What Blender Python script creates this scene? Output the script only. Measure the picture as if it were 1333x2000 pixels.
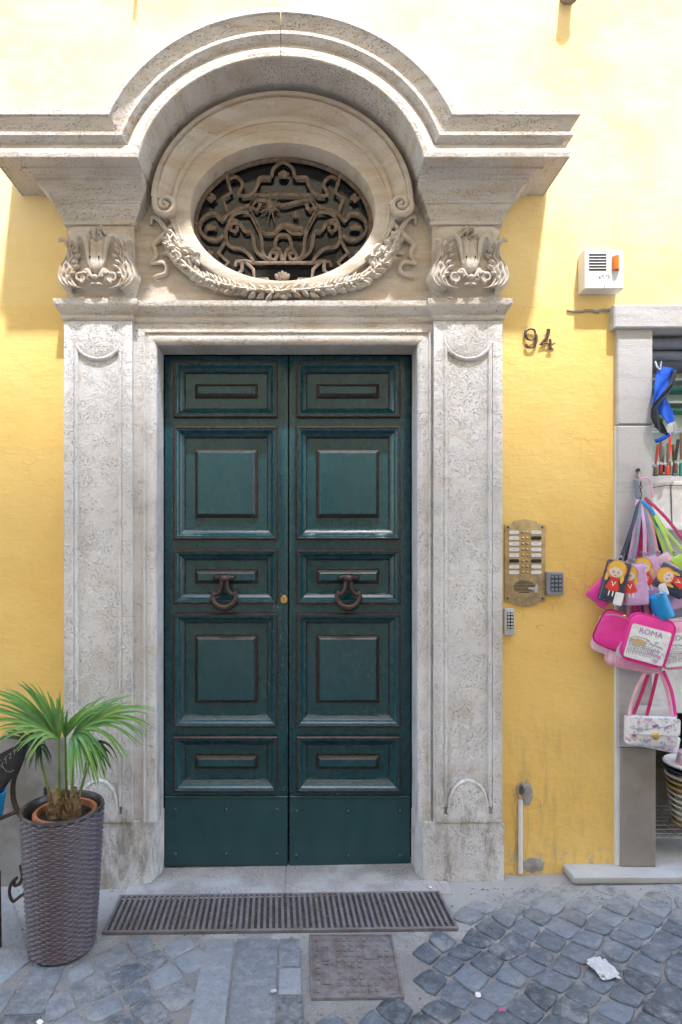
import bpy, math, random
from mathutils import Vector, Matrix
random.seed(7)
for o in list(bpy.data.objects): bpy.data.objects.remove(o)
sc = bpy.context.scene
C = sc.collection
R = math.radians
# ------------------------------------------------------------------ camera, sky, sun, exposure
# the street wall is the plane Y = 0, the camera stands 2.88 m in front of it, 1.55 m above the kerbless paving
FP, VX, VY, CH, CD = 1150.0, 590.0, 1082.0, 1.55, 2.88
cam = bpy.data.cameras.new('camera'); camo = bpy.data.objects.new('camera', cam); C.objects.link(camo)
cam.sensor_fit = 'VERTICAL'; cam.sensor_height = 36; cam.sensor_width = 24
cam.lens = FP / 2000 * 36
cam.shift_x = (666.5 - VX) / 2000; cam.shift_y = (VY - 1000) / 2000
cam.clip_start = .02; cam.clip_end = 300
camo.location = (0, -CD, CH); camo.rotation_euler = (R(90), 0, 0)
sc.camera = camo
EL, AZ = R(66.3), R(15)
SUN = Vector((math.sin(AZ) * math.cos(EL), -math.cos(AZ) * math.cos(EL), math.sin(EL)))
w = bpy.data.worlds.new('World'); sc.world = w; w.use_nodes = True
nt = w.node_tree; nt.nodes.clear()
sky = nt.nodes.new('ShaderNodeTexSky'); sky.sky_type = 'NISHITA'; sky.sun_disc = False
sky.sun_elevation = EL; sky.sun_rotation = math.pi - AZ
sky.air_density = 1.8; sky.dust_density = 1.0; sky.ozone_density = 2.0
bgn = nt.nodes.new('ShaderNodeBackground'); bgn.inputs[1].default_value = .15
wo = nt.nodes.new('ShaderNodeOutputWorld')
nt.links.new(sky.outputs[0], bgn.inputs[0]); nt.links.new(bgn.outputs[0], wo.inputs[0])
sun = bpy.data.lights.new('sun', 'SUN'); sun.energy = 2.0; sun.angle = R(3.0); sun.color = (1, .98, .95)
suno = bpy.data.objects.new('sun', sun); C.objects.link(suno); suno.location = (3, -3, 14)
suno.rotation_euler = (-SUN).to_track_quat('-Z', 'Y').to_euler()
vs = sc.view_settings; vs.view_transform = 'Standard'; vs.look = 'None'; vs.gamma = 1; vs.use_curve_mapping = False
vs.exposure = 2.66
sc.cycles.max_bounces = 10; sc.cycles.diffuse_bounces = 6; sc.cycles.glossy_bounces = 4; sc.cycles.transmission_bounces = 6
ROOF_H = 13.2; STREET_W = 4.6
# ------------------------------------------------------------------ pixel -> place
G0, G1 = -.040, .020
def P(x, y, Y=0.0):
    d = CD + Y
    return Vector(((x - VX) * d / FP, Y, CH + (VY - y) * d / FP))
def XZ(x, y, Y): p = P(x, y, Y); return (p.x, p.z)
def gz(X): return G0 + G1 * X
def G(x, y, lift=0.0):
    d = (CH - G0 - lift) / ((y - VY) / FP + G1 * (x - VX) / FP)
    return Vector(((x - VX) * d / FP, d - CD, CH - (y - VY) * d / FP))
# ------------------------------------------------------------------ mesh helpers
class MB:
    def __init__(s): s.v = []; s.f = []; s.m = []; s.cur = 0
    def add(s, vs_, fs):
        o = len(s.v); s.v += [tuple(v) for v in vs_]
        for f in fs: s.f.append(tuple(i + o for i in f)); s.m.append(s.cur)
        return s
    def loft(s, rings, closed=True, cap=(True, True), loop=False):
        n = len(rings[0]); vs_ = [p for r in rings for p in r]; fs = []
        m = len(rings)
        for i in range(m if loop else m - 1):
            a, b = i * n, ((i + 1) % m) * n
            for j in range(n if closed else n - 1):
                k = (j + 1) % n
                fs.append((a + j, a + k, b + k, b + j))
        if closed and not loop:
            if cap[0]: fs.append(tuple(reversed(range(n))))
            if cap[1]: fs.append(tuple((m - 1) * n + j for j in range(n)))
        return s.add(vs_, fs)
    def box(s, a, b, bev=0.0):
        x0, y0, z0 = [min(p, q) for p, q in zip(a, b)]; x1, y1, z1 = [max(p, q) for p, q in zip(a, b)]
        def r(y, i): return [(x0 + i, y, z0 + i), (x0 + i, y, z1 - i), (x1 - i, y, z1 - i), (x1 - i, y, z0 + i)]
        if bev: return s.loft([r(y0, bev), r(y0 + bev, 0), r(y1 - bev, 0), r(y1, bev)])
        return s.loft([r(y0, 0), r(y1, 0)])
    def obox(s, c, ax, ay, az, bev=0.0):
        c = Vector(c); ax, ay, az = Vector(ax), Vector(ay), Vector(az)
        def r(t, i):
            fx = 1 - i / max(ax.length, 1e-6); fz = 1 - i / max(az.length, 1e-6)
            return [c + ay * t - ax * fx - az * fz, c + ay * t - ax * fx + az * fz, c + ay * t + ax * fx + az * fz, c + ay * t + ax * fx - az * fz]
        if bev:
            q = 1 - bev / ay.length
            return s.loft([r(-1, bev), r(-q, 0), r(q, 0), r(1, bev)])
        return s.loft([r(-1, 0), r(1, 0)])
    def tube(s, pts, rad, n=7, flat=1.0, up=None, closed=False):
        pts = [Vector(p) for p in pts]; m = len(pts)
        if not hasattr(rad, '__len__'): rad = [rad] * m
        rings = []; prev = None
        for i, p in enumerate(pts):
            t = (pts[(i + 1) % m] - pts[i - 1]) if closed else (pts[min(i + 1, m - 1)] - pts[max(i - 1, 0)])
            if t.length < 1e-9: t = Vector((0, 0, 1))
            t.normalize()
            if up is not None: u = Vector(up)
            else: u = prev if prev is not None else (Vector((0, -1, 0)) if abs(t.y) < .9 else Vector((1, 0, 0)))
            u = u - t * u.dot(t)
            if u.length < 1e-6: u = t.orthogonal()
            u.normalize(); prev = u; b = t.cross(u)
            rings.append([p + (b * math.cos(2 * math.pi * k / n) + u * math.sin(2 * math.pi * k / n) * flat) * rad[i] for k in range(n)])
        return s.loft(rings, loop=closed)
    def blob(s, c, rx, ry=None, rz=None, rot=None, nu=8, nv=5):
        ry = rx if ry is None else ry; rz = rx if rz is None else rz
        c = Vector(c); vs_ = []; fs = []
        for i in range(nv + 1):
            th = math.pi * i / nv
            for j in range(nu):
                a = 2 * math.pi * j / nu
                p = Vector((rx * math.sin(th) * math.cos(a), ry * math.sin(th) * math.sin(a), rz * math.cos(th)))
                if rot is not None: p = rot @ p
                vs_.append(c + p)
        for i in range(nv):
            for j in range(nu):
                k = (j + 1) % nu
                fs.append((i * nu + j, (i + 1) * nu + j, (i + 1) * nu + k, i * nu + k))
        return s.add(vs_, fs)
    def leafy(s, c, ang, L, W, H, y, tiltn=0.0):
        # carved pointed leaf lying on the facade: raised midrib, crisp edges
        d = Vector((math.cos(ang), tiltn, math.sin(ang))); e = Vector((-math.sin(ang), 0, math.cos(ang))); n = Vector((0, -1, 0)); c = Vector((c[0], y, c[2]))
        pts = [c - d * L * .5 - n * .004, c - d * L * .1 + e * W, c + d * L * .22 + e * W * .72, c + d * L * .5 + n * H * .2, c + d * L * .22 - e * W * .72, c - d * L * .1 - e * W, c - d * L * .28 + n * H * .7, c + d * L * .05 + n * H, c + d * L * .3 + n * H * .75]
        bk = [p - n * (H + .006) for p in pts[:6]]
        return s.add(pts + bk, [(0, 6, 1), (1, 6, 7), (1, 7, 2), (2, 7, 8), (2, 8, 3), (0, 5, 6), (5, 7, 6), (5, 4, 7), (4, 8, 7), (4, 3, 8)] + [(i, (i + 1) % 6, 9 + (i + 1) % 6, 9 + i) for i in range(6)])
    def lathe(s, c, prof, n=32, cap=(False, False)):
        c = Vector(c)
        return s.loft([[c + Vector((r * math.cos(2 * math.pi * k / n), r * math.sin(2 * math.pi * k / n), z)) for k in range(n)] for r, z in prof], cap=cap)
    def mesh(s, name='mesh'):
        me = bpy.data.meshes.new(name); me.from_pydata(s.v, [], s.f); me.update()
        me.polygons.foreach_set('material_index', s.m)
        return me
    def build(s, name, mats, parent=None, smooth=35, **k): return link(name, s.mesh(name), mats, parent, smooth, **k)
import bmesh
def fixn(me):
    b = bmesh.new(); b.from_mesh(me); bmesh.ops.remove_doubles(b, verts=b.verts, dist=1e-6)
    bmesh.ops.recalc_face_normals(b, faces=b.faces); b.to_mesh(me); b.free()
def link(name, me, mats, parent=None, smooth=35, fix=True, loc=None, **props):
    if fix: fixn(me)
    if not isinstance(mats, (list, tuple)): mats = [mats]
    if not me.materials:
        for m in mats: me.materials.append(m)
    if smooth:
        me.shade_smooth()
        if smooth < 180: me.set_sharp_from_angle(angle=R(smooth))
    o = bpy.data.objects.new(name, me); C.objects.link(o)
    if loc is not None: o.location = loc
    if parent is not None:
        o.parent = parent; o.location = Vector(o.location) - wloc(parent)
    for k_, v_ in props.items(): o[k_] = v_
    return o
def wloc(o):
    p = Vector(o.location)
    while o.parent: o = o.parent; p += Vector(o.location)
    return p
def thing(name, loc, label, category, group=None):
    o = bpy.data.objects.new(name, None); C.objects.link(o); o.empty_display_size = .05
    o.location = loc; o['label'] = label; o['category'] = category
    if group: o['group'] = group
    return o
def tag(o, label, category, group=None):
    o['label'] = label; o['category'] = category
    if group: o['group'] = group
    return o
def flat(loops, y0, y1, bev=0.0, res=1):
    """plate with outline loops (X,Z), holes by even-odd, front at y0, back at y1"""
    cu = bpy.data.curves.new('t', 'CURVE'); cu.dimensions = '2D'; cu.fill_mode = 'BOTH'
    T = abs(y1 - y0); cu.extrude = max(T / 2 - bev, 1e-5); cu.bevel_depth = bev; cu.bevel_resolution = res; cu.offset = -bev
    for lp in loops:
        sp = cu.splines.new('POLY'); sp.points.add(len(lp) - 1); sp.use_cyclic_u = True
        for q, (a, b) in zip(sp.points, lp): q.co = (a, b, 0, 1)
    ob = bpy.data.objects.new('t', cu); C.objects.link(ob)
    dg = bpy.context.evaluated_depsgraph_get(); dg.update()
    me = bpy.data.meshes.new_from_object(ob.evaluated_get(dg))
    bpy.data.objects.remove(ob); bpy.data.curves.remove(cu)
    yc = (y0 + y1) / 2
    for v in me.vertices: x, y, z = v.co; v.co = (x, yc - z, y)
    me.update(); me.materials.clear()
    return me
def text_mesh(s, size, th=.0004, bold=0.0):
    cu = bpy.data.curves.new('t', 'FONT'); cu.body = s; cu.size = size; cu.extrude = th; cu.offset = bold; cu.align_x = 'CENTER'; cu.align_y = 'CENTER'; cu.resolution_u = 3
    ob = bpy.data.objects.new('t', cu); C.objects.link(ob)
    dg = bpy.context.evaluated_depsgraph_get(); dg.update()
    me = bpy.data.meshes.new_from_object(ob.evaluated_get(dg)); bpy.data.objects.remove(ob); bpy.data.curves.remove(cu)
    for v in me.vertices: x, y, z = v.co; v.co = (x, -z, y)
    me.update(); me.materials.clear()
    return me
def xform(me, M):
    me.transform(M); me.update(); return me
def miter(path, closed=False):
    out = []; n = len(path)
    for i in range(n):
        def nrm(a, b):
            dx, dy = b[0] - a[0], b[1] - a[1]; l = math.hypot(dx, dy) or 1; return (-dy / l, dx / l)
        ns = []
        if closed or i > 0: ns.append(nrm(path[i - 1], path[i]))
        if closed or i < n - 1: ns.append(nrm(path[i], path[(i + 1) % n]))
        if len(ns) == 1: out.append(ns[0])
        else:
            mx, my = ns[0][0] + ns[1][0], ns[0][1] + ns[1][1]
            k = 1 + ns[0][0] * ns[1][0] + ns[0][1] * ns[1][1]
            out.append((mx / k, my / k) if k > .05 else ns[0])
    return out
def sweep(path, prof, fn, closed=False):
    ms = miter(path, closed)
    return [[fn(p[0] + m[0] * o, p[1] + m[1] * o, h) for o, h in prof] for p, m in zip(path, ms)]
def arcpts(cx, cy, r, a0, a1, n, ry=None):
    ry = r if ry is None else ry
    return [(cx + r * math.cos(R(a0 + (a1 - a0) * i / n)), cy + ry * math.sin(R(a0 + (a1 - a0) * i / n))) for i in range(n + 1)]
def bez(p, n=12):
    """smooth curve through points (Catmull-Rom)"""
    p = [Vector(q) for q in p]; out = []
    for i in range(len(p) - 1):
        a, b, c, d = p[max(i - 1, 0)], p[i], p[i + 1], p[min(i + 2, len(p) - 1)]
        for k in range(n):
            t = k / n
            out.append(.5 * ((2 * b) + (c - a) * t + (2 * a - 5 * b + 4 * c - d) * t * t + (3 * b - a - 3 * c + d) * t ** 3))
    out.append(p[-1]); return out
def rrect(x0, z0, x1, z1, r, n=5):
    return arcpts(x1 - r, z1 - r, r, 0, 90, n) + arcpts(x0 + r, z1 - r, r, 90, 180, n) + arcpts(x0 + r, z0 + r, r, 180, 270, n) + arcpts(x1 - r, z0 + r, r, 270, 360, n)
# ------------------------------------------------------------------ materials
def nodes(name):
    m = bpy.data.materials.new(name); m.use_nodes = True; t = m.node_tree; b = t.nodes['Principled BSDF']
    return m, t, b
class NG:
    def __init__(s, t): s.t = t; s.pos = t.nodes.new('ShaderNodeNewGeometry').outputs['Position']
    def N(s, typ, **k):
        n = s.t.nodes.new(typ)
        for a, v in k.items(): setattr(n, a, v)
        return n
    def L(s, a, b): s.t.links.new(a, b)
    def coord(s, sx=1, sy=1, sz=1):
        n = s.N('ShaderNodeMapping'); n.inputs['Scale'].default_value = (sx, sy, sz); s.L(s.pos, n.inputs['Vector']); return n.outputs[0]
    def noise(s, scale, detail=4, rough=.55, co=None, dist=0):
        n = s.N('ShaderNodeTexNoise'); n.inputs['Scale'].default_value = scale; n.inputs['Detail'].default_value = detail; n.inputs['Roughness'].default_value = rough
        n.inputs['Distortion'].default_value = dist
        s.L(co if co is not None else s.pos, n.inputs['Vector']); return n.outputs['Fac']
    def voro(s, scale, co=None, feat='F1'):
        n = s.N('ShaderNodeTexVoronoi'); n.feature = feat; n.inputs['Scale'].default_value = scale
        s.L(co if co is not None else s.pos, n.inputs['Vector']); return n.outputs['Distance']
    def ramp(s, fac, a, b, va=0.0, vb=1.0):
        n = s.N('ShaderNodeMapRange'); n.interpolation_type = 'SMOOTHSTEP'
        for i, v in zip((1, 2, 3, 4), (a, b, va, vb)): n.inputs[i].default_value = v
        s.L(fac, n.inputs[0]); return n.outputs[0]
    def mix(s, fac, a, b, mode='MIX'):
        n = s.N('ShaderNodeMix'); n.data_type = 'RGBA'; n.blend_type = mode
        for i, v in ((0, fac), (6, a), (7, b)):
            if hasattr(v, 'is_linked'): s.L(v, n.inputs[i])
            elif i == 0: n.inputs[0].default_value = v
            else: n.inputs[i].default_value = (*v, 1) if len(v) == 3 else v
        return n.outputs[2]
    def math(s, op, a, b=0.0):
        n = s.N('ShaderNodeMath'); n.operation = op
        for i, v in ((0, a), (1, b)):
            if hasattr(v, 'is_linked'): s.L(v, n.inputs[i])
            else: n.inputs[i].default_value = v
        return n.outputs[0]
    def bump(s, h, strength, dist, prev=None):
        n = s.N('ShaderNodeBump'); n.inputs['Strength'].default_value = strength; n.inputs['Distance'].default_value = dist
        s.L(h, n.inputs['Height'])
        if prev is not None: s.L(prev, n.inputs['Normal'])
        return n.outputs[0]
    def sep(s):
        n = s.N('ShaderNodeSeparateXYZ'); s.L(s.pos, n.inputs[0]); return n.outputs
def simple(name, col, rough=.6, metal=0.0, var=.25, vs_=9.0, bump=.15, bs=120.0, bd=.002, col2=None, spec=.5, clear=0.0, sheen=0.0):
    m, t, b = nodes(name); g = NG(t)
    c2 = col2 or tuple(c * (1 - var) for c in col)
    f = g.ramp(g.noise(vs_, 6, .65), .35, .68)
    g.L(g.mix(f, col, c2), b.inputs['Base Color'])
    r = g.ramp(g.noise(vs_ * 3, 4), .3, .7, max(rough - .1, .02), min(rough + .12, 1)); g.L(r, b.inputs['Roughness'])
    b.inputs['Metallic'].default_value = metal; b.inputs['Specular IOR Level'].default_value = spec
    b.inputs['Coat Weight'].default_value = clear; b.inputs['Sheen Weight'].default_value = sheen
    if bump: g.L(g.bump(g.noise(bs, 5, .6), bump, bd), b.inputs['Normal'])
    return m
def travertine(name, base=(.635, .625, .645), tan=(.55, .50, .47), pit=1.0, hor=True, dirt=0.0, dirtcol=(.25, .21, .17), tanlo=.42, tanhi=.7):
    m, t, b = nodes(name); g = NG(t)
    co = g.coord(.5, .5, 3.2) if hor else g.pos
    band = g.noise(7, 6, .62, co)
    c = g.mix(g.ramp(band, tanlo, tanhi), base, tan)
    c = g.mix(g.ramp(g.noise(2.3, 5, .6), .4, .75, 0, .45), c, (.43, .39, .37))
    # travertine pits: stretched cells, opened only in streaks
    pc = g.coord(1, 1, 1.9)
    pv = g.ramp(g.voro(56, pc), .10, .27, 1, 0)
    pv2 = g.ramp(g.voro(105, pc), .16, .36, 1, 0)
    gate = g.ramp(g.noise(8, 5, .65, co), .47, .62)
    gate2 = g.ramp(g.noise(15, 4, .6, co), .42, .58)
    pits = g.math('MAXIMUM', g.math('MULTIPLY', pv, gate), g.math('MULTIPLY', pv2, gate2))
    c = g.mix(g.math('MULTIPLY', pits, .62 * pit), c, (.17, .15, .14))
    fine = g.noise(260, 4, .7)
    c = g.mix(g.ramp(fine, .42, .72, 0, .22), c, (.30, .27, .24))
    if dirt:
        z = g.sep()[2]
        lo = g.ramp(z, .05, 1.15, 1, 0)
        st = g.ramp(g.noise(5.5, 6, .7, g.coord(2.2, 2.2, .7)), .46, .68)
        c = g.mix(g.math('MULTIPLY', g.math('MULTIPLY', lo, st), dirt), c, dirtcol)
    g.L(c, b.inputs['Base Color']); b.inputs['Roughness'].default_value = .86; b.inputs['Specular IOR Level'].default_value = .25
    h = g.math('SUBTRACT', g.noise(34, 8, .68), g.math('MULTIPLY', pits, 1.1))
    n1 = g.bump(h, .85 * min(1, pit + .12), .010)
    g.L(g.bump(fine, .35, .0018, n1), b.inputs['Normal'])
    return m
def plaster():
    m, t, b = nodes('ochre_plaster'); g = NG(t); x, y, z = g.sep()
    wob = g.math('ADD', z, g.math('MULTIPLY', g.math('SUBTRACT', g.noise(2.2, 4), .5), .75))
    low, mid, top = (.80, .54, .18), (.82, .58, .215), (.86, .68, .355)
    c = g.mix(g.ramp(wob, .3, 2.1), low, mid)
    c = g.mix(g.ramp(wob, 2.35, 3.35), c, top)  # paler upper paint; the wall's sunlit overexposure is put into its colour
    # repainted lower field with a straight brushed edge
    c = g.mix(g.math('MULTIPLY', g.ramp(g.math('ADD', z, g.math('MULTIPLY', g.noise(9, 3), .03)), 2.77, 2.79, 1, 0), .35), c, (.82, .565, .19))
    c = g.mix(g.ramp(g.noise(1.7, 6, .6), .40, .70, 0, .50), c, (.74, .455, .12))
    c = g.mix(g.ramp(g.noise(4.5, 6, .7), .60, .80, 0, .40), c, (.86, .68, .34))
    c = g.mix(g.ramp(g.noise(38, 5, .7), .60, .80, 0, .30), c, (.62, .40, .16))
    vn = g.N('ShaderNodeTexVoronoi'); vn.feature = 'DISTANCE_TO_EDGE'; vn.inputs['Scale'].default_value = 1.7
    wv = g.N('ShaderNodeVectorMath'); wv.operation = 'ADD'; nz = g.N('ShaderNodeTexNoise'); nz.inputs['Scale'].default_value = 4; g.L(g.pos, nz.inputs['Vector']); g.L(g.pos, wv.inputs[0]); g.L(nz.outputs['Color'], wv.inputs[1]); g.L(wv.outputs[0], vn.inputs['Vector'])
    crk = g.math('MULTIPLY', g.ramp(vn.outputs['Distance'], .0, .0045, 1, 0), g.ramp(g.noise(1.9, 3), .50, .60))
    c = g.mix(g.math('MULTIPLY', crk, .55), c, (.30, .20, .10))
    # rising damp and grime: vertical streaks low on the wall
    st = g.ramp(g.noise(9, 7, .72, g.coord(2.4, 1, .42)), .47, .70)
    zm = g.math('MULTIPLY', g.ramp(z, .15, 1.0, 1, 0), g.ramp(x, .9, 1.55, 1, .35))
    c = g.mix(g.math('MULTIPLY', g.math('MULTIPLY', st, zm), .85), c, (.33, .25, .15))
    g.L(g.mix(g.math('MULTIPLY', g.ramp(g.noise(16, 6, .7), .52, .62), g.ramp(z, .02, .16, 1, 0)), c, (.38, .36, .35)), b.inputs['Base Color'])
    b.inputs['Roughness'].default_value = .88; b.inputs['Specular IOR Level'].default_value = .2
    n1 = g.bump(g.noise(5, 6, .55), .5, .02)
    n2 = g.bump(g.noise(32, 5, .6, g.coord(.6, 1, 1.6)), .4, .005, n1)
    g.L(g.bump(g.noise(240, 3, .6), .25, .0012, n2), b.inputs['Normal'])
    return m
def doorpaint(name, base=(.006, .056, .074), dk=(.006, .047, .062), rough=.25, chips=.0):
    m, t, b = nodes(name); g = NG(t)
    c = g.mix(g.ramp(g.noise(5, 6, .6, g.coord(2, 2, .6)), .35, .7), base, dk)
    c = g.mix(g.ramp(g.noise(60, 6, .7, g.coord(1, 1, .35)), .58, .8, 0, .3), c, (.030, .08, .09))
    b.inputs['Coat Weight'].default_value = .14; b.inputs['Coat Roughness'].default_value = .18
    if chips:
        x, y, z = g.sep()
        near = g.math('MULTIPLY', g.ramp(g.noise(2.6, 3, .5), .5, .62), g.ramp(z, .1, 1.5, 1, .25))
        near = g.math('MAXIMUM', near, g.math('MULTIPLY', g.ramp(g.math('ABSOLUTE', g.math('ADD', x, .125)), .0, .09, 1, 0), g.math('MULTIPLY', g.ramp(z, .3, 1.1), g.ramp(z, 1.32, 1.40, 1, 0))))
        f = g.math('MULTIPLY', g.ramp(g.noise(130, 3, .6, g.coord(1, 1, .55)), .645, .675), near)
        c = g.mix(g.math('MULTIPLY', f, chips), c, (.45, .46, .44))
    g.L(c, b.inputs['Base Color'])
    g.L(g.ramp(g.noise(22, 6, .6), .3, .7, rough - .03, rough + .06), b.inputs['Roughness'])
    n1 = g.bump(g.noise(45, 5, .6, g.coord(1, 1, .12)), .22, .003)
    g.L(g.bump(g.noise(9, 4), .2, .004, n1), b.inputs['Normal'])
    return m
def cobblemat(name, base=(.098, .120, .158), dust=(.29, .30, .325), dlo=.5, dhi=.75):
    m, t, b = nodes(name); g = NG(t)
    oi = g.N('ShaderNodeObjectInfo').outputs['Random']
    c = g.mix(oi, tuple(v * .50 for v in base), tuple(v * 1.55 for v in base))
    c = g.mix(g.ramp(g.noise(28, 7, .7), .42, .72, 0, .65), c, tuple(v * 1.9 for v in base))
    c = g.mix(g.ramp(g.noise(7, 6, .65), dlo, dhi, 0, .8), c, dust)
    yy = g.sep()[1]; dw = g.math('MULTIPLY', g.ramp(yy, -.50, -.12), g.ramp(g.noise(13, 6, .7), .30, .55)); c = g.mix(g.math('MULTIPLY', dw, .85), c, (.36, .355, .36))
    c = g.mix(g.ramp(g.noise(150, 4, .7), .55, .70, 0, .65), c, (.34, .35, .37))
    c = g.mix(g.ramp(g.noise(75, 4, .7), .56, .70, 0, .55), c, tuple(v * .4 for v in base))
    g.L(c, b.inputs['Base Color'])
    g.L(g.ramp(g.noise(30, 4), .3, .7, .34, .62), b.inputs['Roughness'])
    n1 = g.bump(g.noise(26, 7, .68), .85, .016)
    g.L(g.bump(g.noise(160, 4, .7), .4, .002, n1), b.inputs['Normal'])
    return m
def mortarmat():
    m, t, b = nodes('dusty_mortar'); g = NG(t); x, y, z = g.sep()
    c = g.mix(g.ramp(g.noise(6, 7, .7), .35, .7), (.36, .355, .365), (.22, .22, .235))
    c = g.mix(g.ramp(g.noise(90, 5, .75), .5, .72, 0, .8), c, (.10, .09, .085))
    c = g.mix(g.ramp(y, -.62, -.40, .55, 0), c, (.17, .165, .175))
    wall = g.ramp(g.math('ADD', y, g.math('MULTIPLY', g.noise(7, 5, .6), .25)), -.30, .0)
    c = g.mix(g.math('MULTIPLY', wall, .9), c, (.36, .355, .355))
    c = g.mix(g.ramp(g.noise(210, 3, .7), .66, .74, 0, .9), c, (.5, .48, .46))
    g.L(c, b.inputs['Base Color']); b.inputs['Roughness'].default_value = .92
    n1 = g.bump(g.noise(40, 8, .72), .7, .010)
    g.L(g.bump(g.noise(320, 4, .7), .5, .002, n1), b.inputs['Normal'])
    return m
M = {}
M['trav'] = travertine('travertine', (.66, .62, .60), (.57, .485, .41), pit=.95); M['travd'] = travertine('weathered_travertine', (.72, .71, .735), (.63, .585, .555), dirt=.8, pit=.9, hor=False, tanlo=.5, tanhi=.78)
M['carve'] = travertine('carved_travertine', base=(.61, .56, .51), tan=(.54, .44, .345), pit=.5, tanlo=.38, tanhi=.66)
M['plaster'] = plaster()
M['dado'] = simple('grey_cement', (.30, .30, .305), .9, var=.4, vs_=4, bump=.4, bs=60, bd=.004, col2=(.20, .185, .17), spec=.2)
M['patch'] = simple('cement_patch', (.38, .37, .37), .9, var=.35, vs_=20, bump=.5, bs=90, bd=.004, spec=.2)
M['door'] = doorpaint('green_door_paint', chips=.9); M['plate'] = doorpaint('green_iron_paint', (.014, .062, .077), (.012, .050, .063), .36)
M['edge'] = simple('worn_brown_edge', (.055, .031, .028), .36, var=.5, vs_=30, bump=.3, bs=90)
M['iron'] = simple('dark_iron', (.105, .075, .070), .38, .7, var=.5, vs_=30, bump=.3, bs=120)
M['rust'] = simple('rusty_grille', (.235, .175, .138), .8, .1, var=.5, vs_=40, bump=.6, bs=160, bd=.004)
M['glass'] = None
m_, t_, b_ = nodes('dark_window_glass'); b_.inputs['Base Color'].default_value = (.012, .014, .018, 1); b_.inputs['Roughness'].default_value = .12; M['glass'] = m_
M['gully'] = simple('silted_gully', (.075, .07, .072), .95, var=.5, vs_=40, bump=0)
M['dark'] = simple('dark_interior', (.03, .03, .032), .9, bump=0)
M['brass'] = simple('tarnished_brass', (.50, .38, .20), .40, .6, var=.45, vs_=28, bump=.2, bs=150, col2=(.33, .25, .16))
M['gold'] = simple('polished_brass', (.75, .50, .17), .28, .95, bump=.1)
M['bronze'] = simple('grey_bronze', (.13, .105, .09), .4, .75, var=.4, vs_=40)
M['label'] = simple('paper_label', (.72, .72, .76), .6, var=.1)
M['black'] = simple('black_plastic', (.018, .018, .02), .4, bump=.05)
M['grey'] = simple('grey_plastic', (.27, .28, .33), .5, bump=.1)
M['lgrey'] = simple('pale_grey_plastic', (.52, .54, .58), .5, bump=.1)
M['casing'] = simple('white_painted_metal', (.70, .71, .75), .5, var=.10, vs_=5, bump=.1, bs=60)
M['orange'] = simple('orange_lens', (.85, .19, .015), .22, bump=.0, clear=.5)
M['marble'] = travertine('grey_marble', (.52, .51, .53), (.40, .385, .39), pit=.3, dirt=.0, tanlo=.45, tanhi=.8)
M['marbled'] = travertine('dirty_marble', (.25, .225, .205), (.205, .18, .16), pit=.15, hor=False)
M['step'] = travertine('grey_step_stone', (.47, .48, .50), (.38, .38, .39), pit=.3, hor=False)
M['thresh'] = travertine('worn_threshold_stone', (.42, .42, .44), (.30, .29, .29), pit=.8, hor=True, tanlo=.38, tanhi=.6)
M['mortar'] = mortarmat()
M['cobble'] = cobblemat('basalt_cobble'); M['cobble2'] = cobblemat('worn_basalt_cobble', (.135, .155, .19), (.29, .30, .325), .40, .68)
M['slab'] = cobblemat('basalt_slab', (.155, .175, .21), (.27, .28, .305), .45, .8)
M['castiron'] = simple('rusted_cast_iron', (.20, .195, .215), .65, .25, var=.5, vs_=16, bump=.5, bs=120, bd=.004, col2=(.155, .130, .130))
M['cover'] = simple('dusty_cast_iron', (.20, .19, .205), .75, .2, var=.5, vs_=22, bump=.6, bs=110, bd=.004, col2=(.13, .105, .105))
M['void'] = simple('black_gully', (.008, .008, .008), .95, bump=0)
M['pot'] = simple('brown_woven_plastic', (.120, .100, .128), .34, var=.18, vs_=30, bump=.0)
M['rim'] = simple('dark_plastic_rim', (.05, .048, .055), .35, bump=.05)
M['terra'] = simple('terracotta', (.44, .165, .075), .8, var=.35, vs_=14, bump=.2)
M['soil'] = simple('dark_soil', (.030, .022, .017), .95, var=.6, vs_=90, bump=1, bs=160, bd=.01)
M['ptrunk'] = simple('fibrous_palm_trunk', (.34, .235, .135), .85, var=.65, vs_=45, bump=.9, bs=120, bd=.008)
def leafmat(name, a, c2):
    m, t, b = nodes(name); g = NG(t)
    g.L(g.mix(g.ramp(g.noise(14, 4), .3, .7), a, c2), b.inputs['Base Color']); b.inputs['Roughness'].default_value = .30
    b.inputs['Specular IOR Level'].default_value = .55
    tr = g.N('ShaderNodeBsdfTranslucent'); tr.inputs[0].default_value = (a[0] * 1.6, a[1] * 1.5, a[2] * .8, 1)
    mx = g.N('ShaderNodeMixShader'); mx.inputs[0].default_value = .28
    g.L(b.outputs[0], mx.inputs[1]); g.L(tr.outputs[0], mx.inputs[2]); g.L(mx.outputs[0], t.nodes['Material Output'].inputs[0])
    return m
M['leaf'] = leafmat('palm_leaf', (.16, .36, .085), (.09, .25, .10)); M['leaf2'] = leafmat('pale_palm_leaf', (.24, .40, .11), (.14, .30, .10)); M['leafd'] = leafmat('dark_palm_leaf', (.035, .085, .03), (.02, .05, .025))
M['stalk'] = simple('green_stalk', (.14, .23, .04), .5, var=.4, vs_=12, bump=.1)
def pl(n, c, r=.45, **k): M[n] = simple(n + '_vinyl' if not k.pop('cloth', 0) else n + '_cloth', c, r, var=.16, vs_=16, bump=.45, bs=26, bd=.010, **k); return M[n]
pl('magenta', (.80, .035, .33)); pl('pink', (.78, .35, .52)); pl('palepink', (.78, .50, .62)); pl('lilac', (.60, .36, .62)); pl('navy', (.035, .045, .085))
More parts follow.
